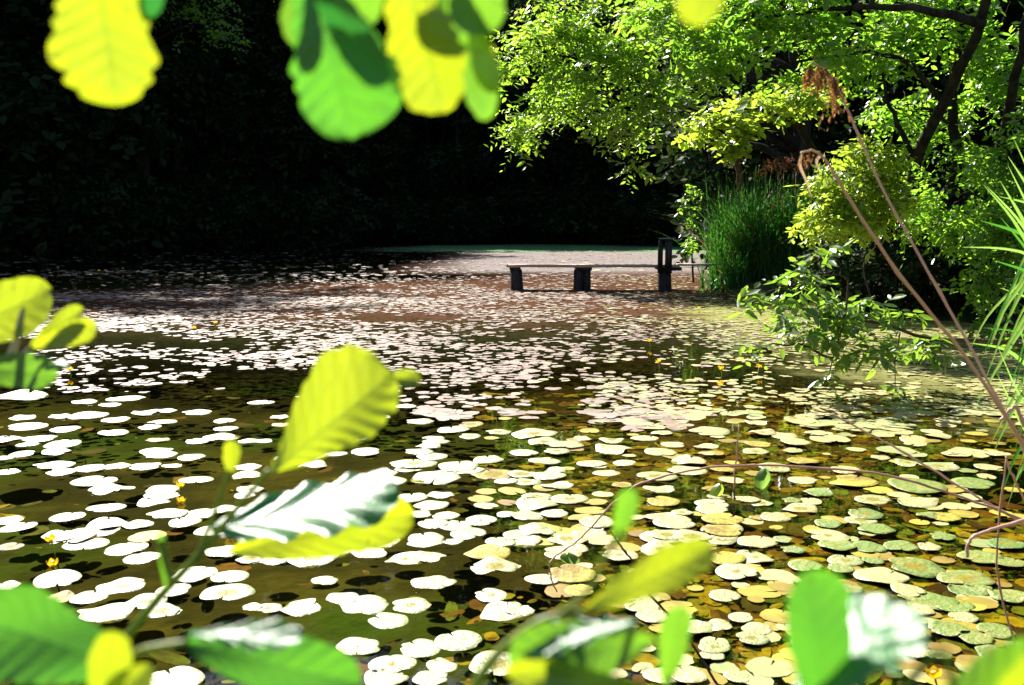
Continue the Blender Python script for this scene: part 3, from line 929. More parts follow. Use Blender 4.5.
# ------------------------------------------------------------------ dock
DY = 24.0
def dx(px, y=DY): return (px - 512) / F * y / math.cos(0) * 1.0
jt = thing('jetty', 'low wooden plank jetty on dark posts standing out from the reed bed', 'jetty', (1.0, DY, 0))
def zz(py, y=DY): return pt(512, py, y).z
ztop = zz(264)
for j in range(4):
    mb = MB()
    x0, x1 = dx(507), dx(677)
    y = DY - 0.28 + j * 0.19
    nn = 9
    V = []
    for i in range(nn):
        x = x0 + rng.uniform(-.03, .03) * (i in (0, nn - 1)) + (x1 - x0) * i / (nn - 1)
        zt = ztop + 0.008 * math.sin(i * 1.3 + j) + rng.normal(0, 0.003) - 0.02 * j * 0.3
        for (dy, dz) in ((-.085, 0), (.085, 0), (.085, -.065), (-.085, -.065)):
            V.append((x, y + dy, zt + dz))
    Qs = []
    for i in range(nn - 1):
        for c in range(4):
            a = i * 4 + c; b2 = i * 4 + (c + 1) % 4
            Qs.append((a, b2, b2 + 4, a + 4))
    Qs += [(0, 3, 2, 1), tuple((nn - 1) * 4 + c for c in range(4))]
    mb.add(V, Qs).build('deck_plank', M['deck'], jt)
mb = MB(); mb.box((dx(668), DY + 0.02, ztop - 0.1), (dx(679) - dx(657), 0.8, 0.07), 0, 0.004).build('cross_beam', M['post'], jt)
mb = MB(); mb.box((dx(583), DY + 0.02, ztop - 0.1), (0.36, 0.78, 0.06), 0, 0.004).build('cross_beam', M['post'], jt)
mb = MB(); mb.box((dx(515), DY + 0.02, ztop - 0.1), (0.26, 0.78, 0.06), 0, 0.004).build('cross_beam', M['post'], jt)
mb = MB(); mb.box(((dx(677) + dx(716)) / 2, DY + 0.1, ztop - 0.02), (dx(716) - dx(677) - 0.01, 0.3, 0.045), 0, 0.004).build('gangplank', M['deck'], jt)


def post(px, y, ztop_, r, lean=0.0):
    x = dx(px, y)
    P_ = [(x + lean, y, -0.5), (x + lean * .7, y, 0.0), (x + lean * .4, y, ztop_ * 0.5), (x, y, ztop_ - 0.02), (x, y, ztop_)]
    MB().tube(P_, [r * 1.05, r * 1.06, r, r * 0.97, r * 0.85], 10).build('post', M['post'], jt)


zb = ztop - 0.12
post(516, DY - 0.2, zb, 0.145, 0.03); post(516, DY + 0.24, zb, 0.13)
post(578, DY - 0.2, zb, 0.105); post(586.5, DY - 0.14, zb, 0.10); post(583, DY + 0.26, zb, 0.12)
post(664.5, DY - 0.22, zb, 0.15, 0.02); post(664, DY + 0.27, zb, 0.14)
# two tall mooring posts rise through the deck end, joined by a cap board
zt2 = zz(239)
for px, y, r in ((659.3, DY - 0.32, 0.062), (667.5, DY - 0.3, 0.085)):
    x = dx(px, y)
    MB().tube([(x, y - 0.09, ztop - 0.2), (x, y - 0.09, (ztop + zt2) / 2), (x, y - 0.09, zt2)], [r, r * 0.97, r * 0.95], 10).build('mooring_post', M['post'], jt)
MB().box((dx(664), DY - 0.41, zt2 + 0.02), (0.35, 0.22, 0.035), 0, 0.003).build('cap_board', M['cap'], jt)

# ------------------------------------------------------------------ far wood: individual trees
def far_tree_proto(seed, H, name='forest_tree'):
    global rng
    sv = rng; rng = np.random.default_rng(seed)
    bl = []
    for i in range(34):
        h = 0.04 + 0.96 * rng.random() ** 1.35
        rr = (1 - (h - 0.45) ** 2 * 1.6) * H * 0.17
        a = rng.uniform(0, 6.28)
        c = (math.cos(a) * rr * 0.75, math.sin(a) * rr * 0.75, h * H)
        bl.append((Vector(c), (H * .13, H * .13, H * .075), 1.0))
    t = thing(name, '', 'tree', (0, 0, 0))
    tr = MB()
    tr.tube([(0, 0, -0.3), (0.1, 0, H * .2), (-.1, .15, H * .5), (0, 0, H * .92)], [H * .016, H * .013, H * .009, H * .002], 9)
    for c, r_2, k_ in bl:
        z0 = max(0.06 * H, c.z - 0.1 * H)
        tr.tube(curve((0, 0, z0), c, 0.1, 6, 0.1), np.linspace(0.07, 0.015, 6), 5)
    tr.build('trunk', M['bark_dark'], t, True)
    lv, _ = sprays(bl, 80, 8, 1.6, 0.55, 0.3, 0.6, 0.0)
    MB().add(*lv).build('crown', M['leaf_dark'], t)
    rng = sv
    return t


protos = [far_tree_proto(11, 25), far_tree_proto(12, 28), far_tree_proto(13, 22)]
SH = [(-44, 26), (-42, 34), (-38.5, 44.5), (-33, 48), (-28.5, 53.5), (-24, 57), (-20.5, 62.5), (-15, 67), (-10, 73), (-4, 75.5), (2, 77), (8, 75), (13.5, 70), (15.5, 60), (13.5, 50), (11.5, 41), (10.0, 35)]
rows = []
for i, (x, y) in enumerate(SH):
    rows.append((x, y, 1.0))
cx, cy = -8, 45
for ring, m in ((6, 1.0), (14, 1.05), (23, 1.15)):
    for (x, y) in SH:
        v = np.array([x - cx, y - cy]); v = v / np.linalg.norm(v)
        rows.append((x + v[0] * ring + rng.normal(0, 1.2), y + v[1] * ring + rng.normal(0, 1.2), m))
for j, yh in enumerate((104, 116, 128)):  # extra trees on the unseen hill, added to keep sky out of the reflections
    for xh in np.arange(-78, 52, 9.5):
        rows.append((xh + rng.normal(0, 1.5) + 4 * (j % 2), yh + rng.normal(0, 2), 0.0))
used = [False] * 3
nlab = ['dark forest tree standing in the black wood across the pond']
for i, (x, y, m) in enumerate(rows):
    pi = int(rng.integers(3))
    sc = m * rng.uniform(0.85, 1.1)
    f_ = (0.6 if x > -15 else 0.78 if x > -21 else 1.15) if y > 52 else (1.25 if x < -12 else 0.8)
    rg = max(0, (i // len(SH)) * 0.33)
    sc *= f_ + (max(1.0, f_) - f_) * min(1, rg)
    if m == 0.0: sc = rng.uniform(0.9, 1.08)
    if 10 < x and y < 56 and i < len(SH): sc *= 0.62
    z = hz(x, y) - 0.1
    if not used[pi]:
        o = protos[pi]; used[pi] = True
        o.location = (x, y, z); o.rotation_euler = (0, 0, rng.uniform(0, 6.28)); o.scale = (sc,) * 3
    else:
        o = copy_tree(protos[pi], (x, y, z), rng.uniform(0, 6.28), sc)
    o['group'] = 'trees of the dark wood around the pond'
    o['label'] = 'tall dark tree of the black wood across the pond' if x < 9 or m == 0.0 else 'tall dark tree in the shade behind the right bank'
    if x >= 9 and m > 0: o['group'] = 'dark trees behind the right bank'

# understorey bushes on the far shore
def bush_proto(seed, mat, n=60, ll=0.2, hgt=2.6, wdt=2.4):
    global rng
    sv = rng; rng = np.random.default_rng(seed)
    bl = [(Vector((rng.uniform(-1, 1) * wdt * .6, rng.uniform(-1, 1) * wdt * .5, hgt * rng.uniform(.2, .8))), (wdt * .5, wdt * .5, hgt * .3), 1.0) for _ in range(7)]
    t = thing('bush', '', 'bush', (0, 0, 0))
    tr = MB()
    for c, _, _ in bl: tr.tube(curve((0, 0, -0.2), c, 0.15, 6, 0.05), np.linspace(0.04, 0.01, 6), 5)
    tr.build('stems', M['bark_dark'], t, True)
    lv, _ = sprays(bl, n, 8, 0.9, ll, 0.2, 0.55)
    MB().add(*lv).build('crown', mat, t)
    rng = sv
    return t


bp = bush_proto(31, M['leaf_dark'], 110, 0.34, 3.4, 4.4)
first = True
for i, (x, y) in enumerate(SH[:13]):
    for q in range(2):
        v = np.array([cx - x, cy - y]); v = v / np.linalg.norm(v)
        tq = np.array([-v[1], v[0]])
        p = np.array([x, y]) + v * 1.6 + tq * (q * 3.2 - 1.6)
        if first: o = bp; first = False; o.location = (p[0], p[1], hz(*p) - .05)
        else: o = copy_tree(bp, (p[0], p[1], hz(*p) - .05), rng.uniform(0, 6.28), rng.uniform(.8, 1.2))
        tag(o, 'dark bush at the foot of the black wood on the far shore', 'bush', 'dark bushes along the far shore')
gb = bush_proto(37, M['leaf_mid'], 40, 0.22, 3.4, 3.4)
p = pt(600, 225, 70); gb.location = (p.x, 72.5, hz(p.x, 72.5))
tag(gb, 'faint green bush in the gloom behind the jetty on the far shore', 'bush')

# faint sunlit sprays in the dark wood
fs = make_tree('forest_tree', 'dark tree with a faint lit leaf cluster at the top left of the wood', 'tree', (-14.5, 47, 0),
               [([Vector((-21, 58, hz(-21, 58))), Vector((-20.5, 57.8, 8)), Vector((-20, 57.5, 17))], 0.3, 0.12)],
               [B(205, 22, 55, 34, 26, 2.2), B(235, 40, 54, 20, 14, 1.5), B(180, -10, 55, 50, 30, 2.5)], M['leaf_mid'], M['bark_dark'],
               70, 7, 1.0, 0.28, 0.3, 0.2, 0.55, 0.3, loc=False)

# ------------------------------------------------------------------ right-hand trees
def ground_pt(px, d):
    x = (px - 512) / F * d
    return Vector((x, d, hz(x, d)))


# pale tree whose sprays hang over the jetty
b0 = ground_pt(800, 29)
make_tree('tree', 'light green tree whose lacy sprays hang out over the jetty', 'tree', b0,
          [([b0 - Vector((0, 0, .2)), pt(804, 170, 29), pt(800, 90, 28.8), pt(790, -20, 28.5), pt(780, -140, 28)], 0.32, 0.12)],
          [B(540, 45, 26, 45, 32, 1.2), B(595, 75, 26, 58, 42, 1.4), B(560, 108, 26.5, 48, 30, 1.1), B(640, 118, 25.5, 48, 32, 1.2, .8), B(517, 135, 26, 14, 24, .6),
           B(600, 12, 26, 80, 38, 1.6), B(632, 166, 25.5, 22, 9, .5, 1.2), B(660, 60, 26, 50, 45, 1.4), B(500, 75, 26, 14, 22, .5)],
          M['leaf_light'], M['bark_dark'], 92, 11, 0.85, 0.21, 0.3, 0.2, 0.42, 0.36, twig_r=0.006)

b0 = ground_pt(741, 27)
make_tree('young_tree', 'young tree with slim brown trunk standing behind the reeds', 'tree', b0,
          [([b0 - Vector((0, 0, .2)), pt(741, 195, 27), pt(738, 160, 26.8), pt(745, 125, 26.3)], 0.12, 0.07)],
          [B(745, 118, 26.5, 22, 10, .7), B(735, 140, 26.3, 14, 8, .5)],
          M['leaf_yellow'], M['bark_brown'], 150, 9, 0.6, 0.2, 0.14, 0.1, 0.62, 0.0, twig_r=0.006)

b0 = ground_pt(838, 19.6)
make_tree('leaning_tree', 'leaning tree reaching a bright yellow-green bough left above the reeds', 'tree', b0,
          [([b0 - Vector((0, 0, .2)), pt(822, 180, 19.4), pt(800, 120, 19.2), pt(760, 106, 19.0), pt(725, 114, 18.8), pt(700, 128, 18.6)], 0.09, 0.02)],
          [B(712, 122, 18.7, 24, 11, .6), B(762, 104, 18.9, 40, 11, .7), B(738, 130, 18.6, 18, 10, .5), B(736, 150, 18.6, 9, 9, .3), B(808, 98, 19.1, 28, 13, .7), B(697, 138, 18.6, 7, 7, .3)],
          M['leaf_yellow'], M['bark_dark'], 150, 9, 0.5, 0.165, 0.14, 0.1, 0.62, 0.0, twig_r=0.005)

b0 = ground_pt(714, 34)
make_tree('birch_tree', 'shaded tree with pale bark marks on its trunk behind the reeds', 'tree', b0,
          [([b0 - Vector((0, 0, .2)), pt(716, 170, 34), pt(712, 100, 34), pt(715, -60, 34)], 0.33, 0.2)],
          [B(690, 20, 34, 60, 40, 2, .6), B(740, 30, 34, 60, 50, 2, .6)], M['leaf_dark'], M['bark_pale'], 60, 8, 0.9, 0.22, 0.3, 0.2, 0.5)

b0 = ground_pt(910, 18.2)
make_tree('alder_tree', 'big leaning many-stemmed tree with dark branches filling the top right corner', 'tree', b0,
          [([b0 - Vector((0, 0, .2)), pt(905, 205, 17), pt(915, 160, 16), pt(945, 105, 15), pt(985, 25, 14), pt(1000, -80, 13.5)], 0.12, 0.055),
           ([b0 + Vector((.3, .1, -.2)), pt(915, 210, 17), pt(965, 190, 16.5), pt(950, 95, 16), pt(965, 20, 15.5), pt(940, -80, 15)], 0.12, 0.05),
           ([b0 + Vector((.6, .1, -.2)), pt(985, 210, 16), pt(1005, 130, 15), pt(1020, 60, 14), pt(1040, -40, 13.5)], 0.10, 0.05),
           ([pt(985, 25, 14), pt(930, 8, 14), pt(860, 6, 14.3), pt(790, 14, 14.8), pt(700, 25, 15.3)], 0.07, 0.015),
           ([pt(945, 105, 15), pt(910, 60, 15), pt(860, 50, 15), pt(800, 62, 15.2), pt(740, 72, 15.5)], 0.045, 0.012),
           ([pt(915, 160, 16), pt(890, 110, 15.6), pt(880, 60, 15.3)], 0.05, 0.015)],
          [B(680, 25, 15.5, 44, 30, 1.0), B(735, 38, 15, 50, 32, 1.0), B(708, 74, 15.3, 28, 16, .6), B(800, 55, 15, 45, 38, 1.0), B(860, 40, 15.5, 50, 42, 1),
           B(925, 34, 15.8, 55, 42, 1, .9), B(1000, 60, 15.6, 36, 55, 1, .9), B(895, 105, 16.9, 36, 28, .7, .9), B(960, 135, 16.8, 46, 44, 1, .9), B(650, 8, 15.8, 30, 16, .8),
           B(785, 4, 15, 60, 28, 1), B(870, -40, 15, 110, 40, 1.6, .5), B(980, -50, 14.5, 80, 50, 1.5, .5), B(750, -40, 15.5, 90, 36, 1.5, .5)],
          M['leaf_mid'], M['bark_dark'], 84, 9, 0.48, 0.15, 0.16, 0.2, 0.5, 0.38, twig_r=0.004)

b0 = ground_pt(862, 17.6)
make_tree('bush', 'fresh bright green bush catching the sun above the shaded bank', 'bush', b0,
          [([b0 - Vector((0, 0, .2)), pt(868, 260, 17.2), pt(866, 200, 16.4)], 0.05, 0.02), ([b0 + Vector((.3, 0, -.2)), pt(885, 240, 17), pt(885, 190, 16.4)], 0.04, 0.02)],
          [B(850, 190, 14.8, 38, 26, .6), B(826, 222, 14.7, 26, 14, .5), B(872, 160, 14.8, 30, 22, .5), B(886, 205, 14.9, 22, 26, .5), B(850, 226, 14.8, 35, 11, .5)],
          M['leaf_yellow'], M['bark_dark'], 150, 10, 0.42, 0.14, 0.06, 0.22, 0.42, 0.1, trunk='stems')

b0 = ground_pt(1010, 15.6)
make_tree('bush', 'dense mid-green bush at the right edge, leaves hanging over shaded bank', 'bush', b0,
          [([b0 - Vector((0, 0, .2)), pt(1000, 260, 15), pt(985, 190, 14.5)], 0.06, 0.03), ([b0 + Vector((.4, 0, -.2)), pt(1030, 230, 14.6), pt(1010, 150, 14)], 0.05, 0.02)],
          [B(960, 195, 15, 52, 42, 1), B(1005, 235, 13.8, 40, 55, 1), B(930, 225, 15.6, 34, 18, .7), B(990, 300, 13.6, 32, 34, .7), B(1015, 350, 12.4, 26, 34, .7), B(1020, 160, 13.5, 30, 50, .9)],
          M['leaf_mid'], M['bark_dark'], 92, 10, 0.44, 0.125, 0.06, 0.3, 0.5, 0.3, trunk='stems')

b0 = ground_pt(880, 19)
db = make_tree('bush', 'shaded dark bush low on the right bank under the bright one', 'bush', b0,  # set forward to hide light on the bank; its dark leaves deepen the shade
          [([b0 - Vector((0, 0, .2)), b0 + Vector((0, 0, 1.0))], 0.05, 0.02)],
          [B(830, 268, 18.2, 26, 34, .6), B(880, 272, 17.4, 60, 36, .7), B(940, 275, 16.8, 50, 38, .7), B(985, 280, 16.4, 40, 36, .7)],
          M['leaf_dark'], M['bark_dark'], 120, 9, 0.5, 0.14, 0.06, 0.2, 0.5, 0, trunk='stems')

b0 = Vector((6.15, 10.2, hz(6.15, 10.2)))
def D_(px, py, d=9.2): return pt(px, py, d)
make_tree('willow_shrub', 'shrub branches with glossy leaves leaning over the pads from the right bank', 'shrub', b0,
          [([b0 - Vector((0, 0, .1)), D_(1010, 340, 9.9), D_(930, 340, 9.5), D_(880, 322, 9.3), D_(845, 318, 9.2), D_(800, 315, 9.1)], 0.025, 0.006),
           ([D_(845, 318, 9.2), D_(850, 275, 9.2), D_(825, 275, 9.2), D_(795, 285, 9.1), D_(742, 297, 9.0)], 0.010, 0.003),
           ([D_(880, 322, 9.3), D_(868, 290, 9.3), D_(862, 265, 9.3), D_(880, 240, 9.3)], 0.010, 0.003),
           ([D_(900, 332, 9.4), D_(895, 360, 9.3), D_(895, 392, 9.2)], 0.008, 0.003),
           ([D_(845, 318, 9.2), D_(835, 350, 9.1), D_(826, 388, 9.1)], 0.008, 0.003)],
          [B(795, 285, 9.1, 32, 20, .35), B(752, 297, 9, 18, 6, .15, 1.6), B(838, 328, 9.2, 42, 30, .35), B(800, 322, 9.1, 26, 24, .3), B(862, 302, 9.3, 26, 12, .25), B(870, 352, 9.2, 30, 14, .25, .8),
           B(925, 345, 9.5, 32, 13, .25), B(827, 384, 9.1, 8, 8, .1), B(896, 390, 9.2, 7, 7, .1), B(752, 350, 9.1, 12, 10, .12), B(820, 255, 9.2, 20, 9, .2, .7), B(880, 312, 9.3, 40, 10, .2, .5)],
          M['leaf_shrub'], M['twig'], 40, 6, 0.22, 0.135, 0.03, 0.3, 0.46, 0.0, twig_r=0.002, trunk='stems')

b0 = ground_pt(694, 27)
make_tree('bush', 'thin pale-leaved climber hanging at the left end of the reeds', 'bush', b0,
          [([b0 - Vector((0, 0, .1)), pt(690, 220, 26.8), pt(684, 185, 26.6)], 0.03, 0.015)],
          [B(692, 232, 26.3, 9, 22, .4), B(692, 190, 26.4, 13, 9, .4, .8), B(683, 205, 26.5, 6, 8, .4)], M['leaf_mid'], M['bark_dark'], 110, 6, 0.4, 0.13, 0.04, 0.3, 0.5, trunk='stems')

# ------------------------------------------------------------------ reeds
def ribbons(base, dirn, L, W, bend, seg=6):
    """vectorised blades: base (n,3), dirn horizontal lean (n,3), length, width, bend"""
    n = len(base)
    t = np.linspace(0, 1, seg)
    up = np.array([0, 0, 1.0])
    P = base[:, None, :] + up * (L[:, None, None] * (t[None, :, None] - bend[:, None, None] * 0.45 * t[None, :, None] ** 2.4)) \
        + dirn[:, None, :] * (L[:, None, None] * (0.12 * t[None, :, None] + bend[:, None, None] * t[None, :, None] ** 2.2))
    s = nrmz(np.cross(dirn + rng.normal(0, .5, dirn.shape), up))
    wd = W[:, None] * (1 - t[None, :] ** 2) * (0.55 + 0.45 * np.minimum(1, t[None, :] * 5)) + 0.0006
    V = np.stack([P - s[:, None, :] * wd[..., None] / 2, P + s[:, None, :] * wd[..., None] / 2], 2)
    b = (np.arange(n) * seg * 2)[:, None]
    Q = np.concatenate([b + np.array([[2 * i, 2 * i + 1, 2 * i + 3, 2 * i + 2]]) for i in range(seg - 1)], 0)
    return V.reshape(-1, 3), Q


def clump(label, px0, px1, d0, d1, n, H, name='reed_clump'):
    cxp = (px0 + px1) / 2
    c = ground_pt(cxp, (d0 + d1) / 2)
    t = thing(name, label, 'reeds', (c.x, c.y, max(c.z, 0)))
    nt_ = 34 if n > 2000 else 10
    tp = rng.uniform(px0, px1, nt_); td = rng.uniform(d0, d1, nt_); th_ = rng.uniform(0.6, 1.08, nt_)
    tl = rng.normal(0, 0.3, (nt_, 2)) + np.stack([0.5 * (cxp + 5 < tp) * 0 + 0.6 * (tp < cxp - 25), 0 * tp], 1)
    ti = rng.integers(0, nt_, n)
    d = td[ti] + rng.normal(0, 0.22, n)
    px = tp[ti] + rng.normal(0, 7, n)
    x = (px - 512) / F * d
    z = np.maximum(height(x, d), -0.1)
    a = rng.uniform(0, 6.28, n)
    dn = nrmz(np.stack([np.cos(a) + tl[ti, 0], np.sin(a) - 0.35 + tl[ti, 1], np.zeros(n)], 1))
    Ls = H * rng.uniform(0.45, 1.05, n) * th_[ti]
    V, Q = ribbons(np.stack([x, d, z], 1), dn, Ls, rng.uniform(0.02, 0.045, n), rng.uniform(0.02, 0.95, n) ** 1.15, 9)
    MB().add(V, Q).build('blades', M['reed_leaf'], t)
    I = rng.integers(0, n, n // 14)
    V, Q = ribbons(np.stack([x, d, z], 1)[I], nrmz(dn[I] + rng.normal(0, .5, (len(I), 3)) * [1, 1, 0]), Ls[I] * rng.uniform(.6, 1.1, len(I)), rng.uniform(0.015, 0.03, len(I)), rng.uniform(0.1, 1.6, len(I)), 9)
    MB().add(V, Q).build('dead_blades', M['plume'], t)
    return t


rc = clump('thick dark green reed bed beside the end of the jetty', 721, 830, 23.9, 27.0, 5000, 2.75)
sg = clump('low tuft of sedge in front of the reed bed at the water', 715, 790, 23.2, 24.3, 900, 1.1, 'sedge_tuft')


def plume(parent, root, tip, n, ln, droop, mat, seedw=0.012, name='plume'):
    """feathery drooping head along root->tip"""
    root = np.array(tuple(root)); tip = np.array(tuple(tip))
    t = rng.random(n)
    p = root + (tip - root) * t[:, None]
    a = rng.normal(0, 0.45, (n, 3)); a[:, 2] -= droop
    a = nrmz(a)
    Ls = ln * rng.uniform(0.4, 1.1, n) * (1 - 0.35 * t)
    # each strand carries little spikelets
    V0, T0 = twig_prisms(p, p + a * Ls[:, None], 0.0012 * ln / 0.12)
    m = MB(); m.add(V0, None, T0)
    k_ = 9
    tt = rng.uniform(0.15, 1, (n, k_))
    q = p[:, None, :] + a[:, None, :] * (Ls[:, None] * tt)[..., None]
    ax = a[:, None, :] + rng.normal(0, 0.5, (n, k_, 3)); ax[..., 2] -= 0.4
    lv = leaves(q.reshape(-1, 3), ax.reshape(-1, 3), rng.normal(size=(n * k_, 3)), ln * 0.13 * rng.uniform(.6, 1.2, n * k_), ln * 0.035)
    m.add(*lv)
    return m.build(name, mat, parent)


for px, py, s in ((765, 176, 1), (772, 171, 1.1), (778, 178, .9), (784, 172, 1), (796, 177, .9), (755, 183, .8)):
    d = 23.7 + rng.uniform(0, .4)
    top = pt(px, py - 6, d)
    b = ground_pt(px + rng.uniform(-4, 4), d)
    st = MB().tube(curve(b, top, 0, 6, 0.03), np.linspace(0.009, 0.005, 6), 5).build('stem', M['dry_reed'], rc)
    plume(rc, top, (top.x + 0.14, top.y, top.z + 0.16), 40, 0.24 * s, 0.2, M['plume'])

# reddish roots at the left foot of the reeds
mr = MB()
for i in range(34):
    p = wpt(708 + rng.uniform(-6, 16), 283 + rng.uniform(-3, 3))
    e = Vector((p.x + rng.normal(0, .18), p.y + rng.uniform(0, .4), rng.uniform(.15, .5)))
    mr.tube(curve(p, e, 0.06, 5, 0.02), [0.014, 0.012, 0.01, 0.008, 0.005], 5)
o = mr.build('root_tangle', M['twig_red'])
tag(o, 'small tangle of reddish roots at the waterline by the reed bed', 'roots')

# fresh reed plant at the right edge
t = thing('reed_plant', 'fresh yellow-green reed with arching blades at the right edge', 'reeds', tuple(ground_pt(1105, 4.2)))


def blade(parent, pts, w0, mat, name='leaf_blade'):
    P = np.array([tuple(p) for p in pts])
    m = 14
    s = np.linspace(0, len(P) - 1, m)
    Q_ = np.stack([np.interp(s, np.arange(len(P)), P[:, i]) for i in range(3)], 1)
    for _ in range(2): Q_[1:-1] = (Q_[:-2] + 2 * Q_[1:-1] + Q_[2:]) / 4
    T_ = nrmz(np.gradient(Q_, axis=0))
    S_ = nrmz(np.cross(T_, np.array([0.25, 1, 0.15])))
    N_ = np.cross(T_, S_)
    tt = np.linspace(0, 1, m)
    wd = w0 * np.minimum(1, 0.5 + tt * 3) * (1 - tt ** 2.5) + 0.0006
    V = np.stack([Q_ - S_ * wd[:, None] / 2, Q_ + N_ * wd[:, None] * .18, Q_ + S_ * wd[:, None] / 2], 1).reshape(-1, 3)
    F_ = [(3 * i + c, 3 * i + c + 1, 3 * i + c + 4, 3 * i + c + 3) for i in range(m - 1) for c in range(2)]
    return MB().add(V, F_).build(name, mat, parent, True)


RB = [[(1075, 215), (1045, 232), (1010, 300), (983, 375)], [(1070, 270), (1040, 290), (1005, 345), (978, 400)],
      [(1070, 330), (1040, 350), (1010, 400), (990, 440)], [(1080, 400), (1045, 412), (1015, 450), (1000, 490)],
      [(1080, 330), (1050, 270), (1020, 215), (988, 178)], [(1080, 330), (1055, 265), (1030, 215), (1005, 168)],
      [(1090, 300), (1040, 240), (1010, 226), (975, 218)], [(1075, 240), (1040, 258), (1005, 305), (992, 345)],
      [(1080, 480), (1045, 440), (1020, 400), (1000, 355)], [(1085, 420), (1050, 360), (1020, 330), (984, 322)]]
RB += [[(x + dx_ * (0.4 + 0.2 * j), y + dy_) for j, (x, y) in enumerate(q)] for q in RB for dx_, dy_ in ((-8, 14), (14, -24), (22, 40))]
for i, bpts in enumerate(RB):
    dd = 4.2 + rng.uniform(-.25, .25)
    jx, jy = rng.normal(0, 5, 2)
    blade(t, [pt(x + jx * j / 2, y + jy * j / 2 + rng.normal(0, 3), dd - 0.1 * j) for j, (x, y) in enumerate(bpts)], rng.uniform(0.010, 0.022), M['reed_bright'] if i % 3 else M['reed_leaf'])
for i in range(3):
    b = ground_pt(1100 + i * 8, 4.2)
    MB().tube(curve(b, pt(1085 + 4 * i, 300 - 40 * i, 4.2), 0, 8, 0.01), np.linspace(.009, .004, 8), 7).build('stem', M['green_stem'], t, True)

# dry reeds crossing on the right
def dry_stem(name, label, pts, d, r0, r1, mat, cat='reed', group=None, sides=7):
    b = Vector(pts[0]) if len(pts[0]) == 3 else pt(*pts[0], d)
    t = thing(name, label, cat, (b.x, b.y, b.z), group)
    P = [Vector(p) if len(p) == 3 else pt(p[0], p[1], d) for p in pts]
    Pn = np.array([tuple(p) for p in P])
    m = 5 * len(P)
    s = np.linspace(0, len(P) - 1, m)
    Q_ = np.stack([np.interp(s, np.arange(len(P)), Pn[:, i]) for i in range(3)], 1)
    Q_[1:-1] = (Q_[:-2] + 2 * Q_[1:-1] + Q_[2:]) / 4
    rad = np.linspace(r0, r1, m)
    rad = rad * (1 + 0.35 * (np.arange(m) % 9 == 4))
    Q_[1:-1] += rng.normal(0, 0.0006 * d / 2, (m - 2, 3))
    MB().tube(Q_, rad, sides).build('stem', mat, t, True)
    return t, P


def bank(x, y): return (x, y, hz(x, y) - 0.05)


t, P = dry_stem('dry_reed', 'taller dry reed bowing left with a drooping rusty plume', [bank(2.75, 2.3), (1085, 590), (1024, 450), (988, 380), (942, 295), (885, 195), (850, 115), (838, 88), (826, 70), (812, 62)], 2.3, 0.0040, 0.0016, M['dry_pink'])
for (a, b2) in (((828, 68), (808, 66)), ((836, 80), (818, 64)), ((812, 62), (806, 72))):
    plume(t, pt(*a, 2.3), pt(*b2, 2.3), 26, 0.075, 1.5, M['plume'])
plume(t, pt(838, 84, 2.3), pt(832, 72, 2.3), 14, 0.11, 2.2, M['plume'])
t, P = dry_stem('dry_reed', 'shorter dry reed bent over with a thin rust-red head', [bank(2.72, 2.2), (1085, 560), (1022, 440), (962, 350), (900, 277), (850, 200), (830, 166), (822, 155), (812, 150), (801, 153)], 2.25, 0.0048, 0.0022, M['dry_reed'])
plume(t, pt(818, 152, 2.25), pt(799, 155, 2.25), 12, 0.05, 2.0, M['plume'])
blade(t, [pt(802, 153, 2.25), pt(799, 165, 2.25), pt(806, 180, 2.25), pt(812, 198, 2.25)], 0.006, M['dry_reed'], 'leaf_blade')
blade(t, [pt(821, 155, 2.25), pt(816, 160, 2.25), pt(818, 170, 2.25)], 0.006, M['dry_pink'], 'leaf_blade')

dry_stem('broken_reed', 'long pale dry stem slanting down over the pads at right', [bank(2.95, 3.6), (1100, 570), (1024, 524), (960, 487), (900, 450), (862, 430), (832, 414)], 3.6, 0.0055, 0.003, M['dry_pink'])
dry_stem('broken_reed', 'thin reddish twig bending low across the pads', [bank(2.9, 3.45), (1090, 545), (1024, 520), (968, 499), (908, 480), (870, 472), (823, 468), (760, 465), (715, 466), (672, 474), (637, 484), (610, 506), (581, 539), (560, 553), (549, 562), (551, 580), (557, 592)], 3.5, 0.0048, 0.0026, M['twig_red'])
dry_stem('broken_reed', 'hooked dry reed end pointing in from the right edge', [bank(2.5, 2.4), (1100, 500), (1024, 520), (990, 530), (972, 537), (967, 546), (967, 557)], 2.6, 0.005, 0.004, M['dry_pink'])
dry_stem('broken_reed', 'cracked brown upright stem standing at the right edge', [bank(1.95, 3.2) if False else tuple(wpt(1020, 660, -0.3)), (1016, 648), (1002, 600), (996, 560), (1001, 500), (1007, 456)], 3.4, 0.004, 0.003, M['twig_red'])
dry_stem('broken_reed', 'broken stem leaning against the cracked upright one', [bank(2.6, 3.0), (1090, 620), (1050, 540), (1024, 500), (1010, 470), (1006, 456)], 3.3, 0.005, 0.003, M['dry_reed'])
dry_stem('dead_twig', 'dark twig slanting down through the gap by the bottom centre leaves', [tuple(wpt(735, 712, -.3)), (717, 684), (690, 640), (664, 610), (645, 590), (632, 560), (620, 545), (610, 530)], 3.2, 0.005, 0.003, M['twig'], 'twig')
dry_stem('broken_reed', 'short upright brown stalk rising out of the water between olive pads', [tuple(wpt(733, 497, -.3)), (734, 490), (736, 460), (739, 425)], 5.9, 0.006, 0.004, M['twig_red'])
dry_stem('broken_reed', 'kinked pale stem tip beside the two tall dry reeds', [bank(2.75, 2.5), (1060, 470), (1024, 425), (1016, 405), (1008, 412), (1000, 421)], 2.5, 0.006, 0.004, M['dry_pink'])

